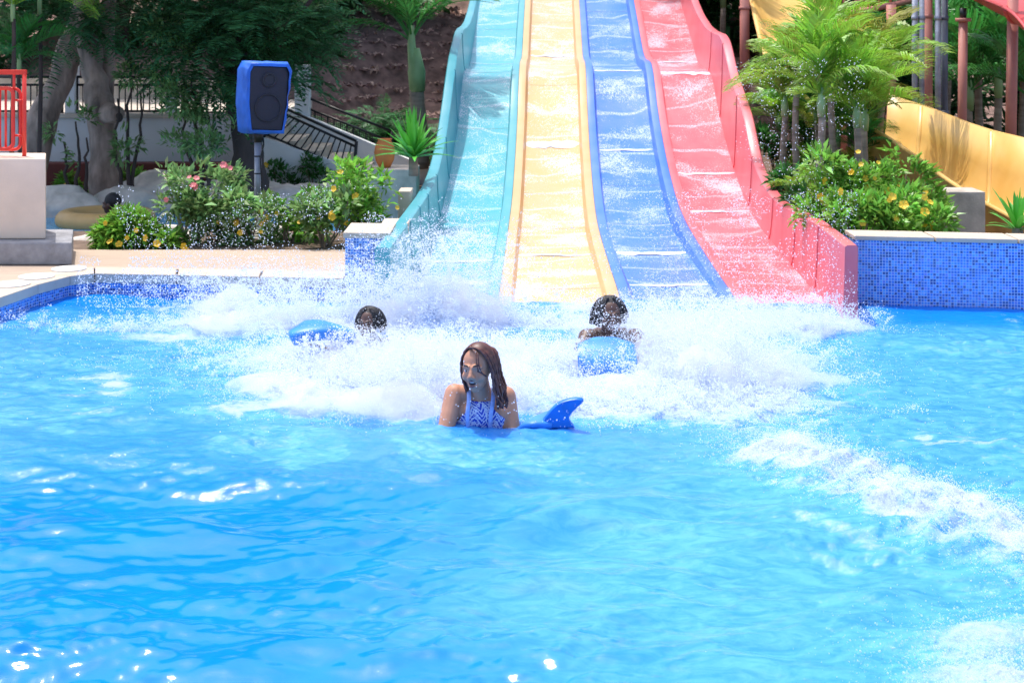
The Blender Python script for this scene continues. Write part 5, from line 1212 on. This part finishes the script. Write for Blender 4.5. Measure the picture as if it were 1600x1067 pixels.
# ---- the other riders behind
def rider(label, hx, hy, D, face, hair, shoulders, arms, s=1.0, skin='skin_dark'):
    hc = P(hx, hy, D); t = empty('person', (hc.x, D, 0)); tag(t, label, 'person', 'riders in the spray'); mb = MB(); Mh = look(*face); L_ = head_shapes(mb, hc, Mh, s)
    nb = hc + Vector((.0,.06,-.15*s)); sl, sr = (P(*q) for q in shoulders)
    capsule(mb, nb, hc + Vector((0,.03,-.05)), .054*s, .050*s)
    for q in (sl, sr): capsule(mb, nb + Vector((0,.02,-.01)), q, .052*s, .055*s)
    mid = (sl+sr)/2 + Vector((0,.10,-.10)); pe = mid + Vector((0,.38,-.12)); sd = (sr-sl)*.24
    for k in (-1, 1): capsule(mb, (sl+sr)/2 + sd*k + Vector((0,.03,-.04)), pe + sd*k*.8, .095*s, .095*s)
    for q, (e, w_) in zip((sl, sr), arms):
        e, w_ = P(*e), P(*w_); capsule(mb, q, e, .054*s, .042*s); capsule(mb, e, w_, .041*s, .029*s); hand(mb, w_, (w_-e), (0,0,1), s*.95)
    for k in (-1, 1):
        kn = pe + sd*k + Vector((.05*k,.40,-.02)); an = kn + Vector((.02*k,.40,.0)); capsule(mb, pe + sd*k*.8, kn, .08*s, .055*s); capsule(mb, kn, an, .054*s, .035*s); capsule(mb, an, an + Vector((0,.10,-.02)), .035*s, .022*s)
    rme = remesh(mb, .007, 2); o = obj('body', rme, M[skin]); shell(rme, 'swim_shirt', M['blue_shirt'], lambda p: p.z < nb.z - .035 and abs(p.x - nb.x) < .27 and p.y < pe.y + .05 and p.y > sl.y - .13, .006, t); o.parent = t; o.matrix_parent_inverse = t.matrix_basis.inverted(); face_parts(t, L_, Mh, s)
    hb = MB(); r_ = random.Random(int(hx)); hb.ball(L_(0,-.024,.036), (.080*s,.088*s,.086*s), 22, 14, Mh)
    if hair == 'locs':
        for k in range(44):
            a = R(-150 + 300*k/43); x, y = math.sin(a), -math.cos(a)*.9; out_ = r_.uniform(.9,1.15)
            q = catmull([L_(x*.03, y*.03, .115), L_(x*.074, -.02+y*.07, .085), L_(x*.096*out_, -.025+y*.09, .03), L_(x*.106*out_, -.03+y*.10, r_.uniform(-.06,-.01))], 4)
            hb.tube(q, [.0085]*len(q), 6)
    child(hb, 'hair', M['hair_black'] if hair == 'locs' else M['hair_brown'], t); return t
rider('rider with short dark locs holding a blue mat in the spray below the blue slide', 953, 493, 8.9, (.12,-1,.02), 'locs', ((917,527,9.0), (994,527,9.0)), (((905,556,8.85), (940,560,8.65)), ((1008,556,8.85), (970,562,8.65))), 1.02)
float_mat('blue mat gripped by the rider with the locs', [P(950,610,8.45), P(950,575,8.50), P(948,548,8.60), P(945,531,8.72)], .36, .045, 'mat_pale')
rider('rider nearly lost in the white spray below the teal slide', 577, 505, 9.1, (-.3,-1,0), 'locs', ((548,540,9.2), (606,540,9.2)), (((530,556,9.0), (505,545,8.95)), ((618,560,9.0), (590,572,8.8))), .88)
float_mat('pale blue mat lifted out of the spray beside the left rider', [P(458,527,8.7), P(480,517,8.7), P(512,516,8.75), P(546,526,8.85)], .30, .10, 'mat_pale')
# ---- bather in the channel behind, in a tan float
bt = empty('person', P(170,350,15.1)); tag(bt, 'bather in dark top sitting in a tan float in the channel behind the shrubs', 'person'); mb = MB(); hc = P(174,319,15.1)
Mh = look(-1,.25,-.12); L_ = head_shapes(mb, hc, Mh, .98)
nb = hc + Vector((.03,0,-.14)); capsule(mb, nb, hc + Vector((.02,0,-.05)), .055, .05)
sl, sr = nb + Vector((-.02,-.17,-.02)), nb + Vector((0,.17,-.02)); pe = nb + Vector((.03,0,-.38))
for q in (sl, sr): capsule(mb, nb, q, .055, .058)
for k in (-1, 1): capsule(mb, nb + Vector((0,.08*k,-.06)), pe + Vector((0,.07*k,0)), .10, .10)
for q, k in ((sl,-1), (sr,1)):
    e = q + Vector((-.14,-.03*k,-.15)); w_ = e + Vector((-.2,.0,.0)); capsule(mb, q, e, .052, .042); capsule(mb, e, w_, .04, .03); hand(mb, w_, (-1,0,-.1), (0,0,1))
    kn = pe + Vector((-.36,.09*k,.10)); an = kn + Vector((-.32,0,-.12)); capsule(mb, pe + Vector((0,.08*k,0)), kn, .08, .055); capsule(mb, kn, an, .054, .036); capsule(mb, an, an + Vector((-.1,0,.04)), .036, .022)
bme = remesh(mb, .008, 2); o = obj('body', bme, M['skin_dark']); o.parent = bt; o.matrix_parent_inverse = bt.matrix_basis.inverted(); face_parts(bt, L_, Mh, .98)
shell(bme, 'swim_shirt', M['navy_shirt'], lambda p: p.z < nb.z - .0 and p.z > pe.z - .05 and p.x > pe.x - .22, .005, bt)
child(MB().ball(L_(0,-.024,.036), (.082,.090,.088), 22, 14, Mh), 'hair', M['hair_black'], bt)
fl = MB(); c = Vector((pe.x - .12, 15.1, .03)); fl.loft([[c + Vector(((.42+.11*math.cos(2*math.pi*j/14))*math.cos(2*math.pi*i/40), (.36+.11*math.cos(2*math.pi*j/14))*math.sin(2*math.pi*i/40), .10*math.sin(2*math.pi*j/14))) for j in range(14)] for i in range(41)], True, True)
tag(fl.build('swim_ring', M['tube_tan']), 'tan inflatable ring carrying the bather in the channel', 'float')
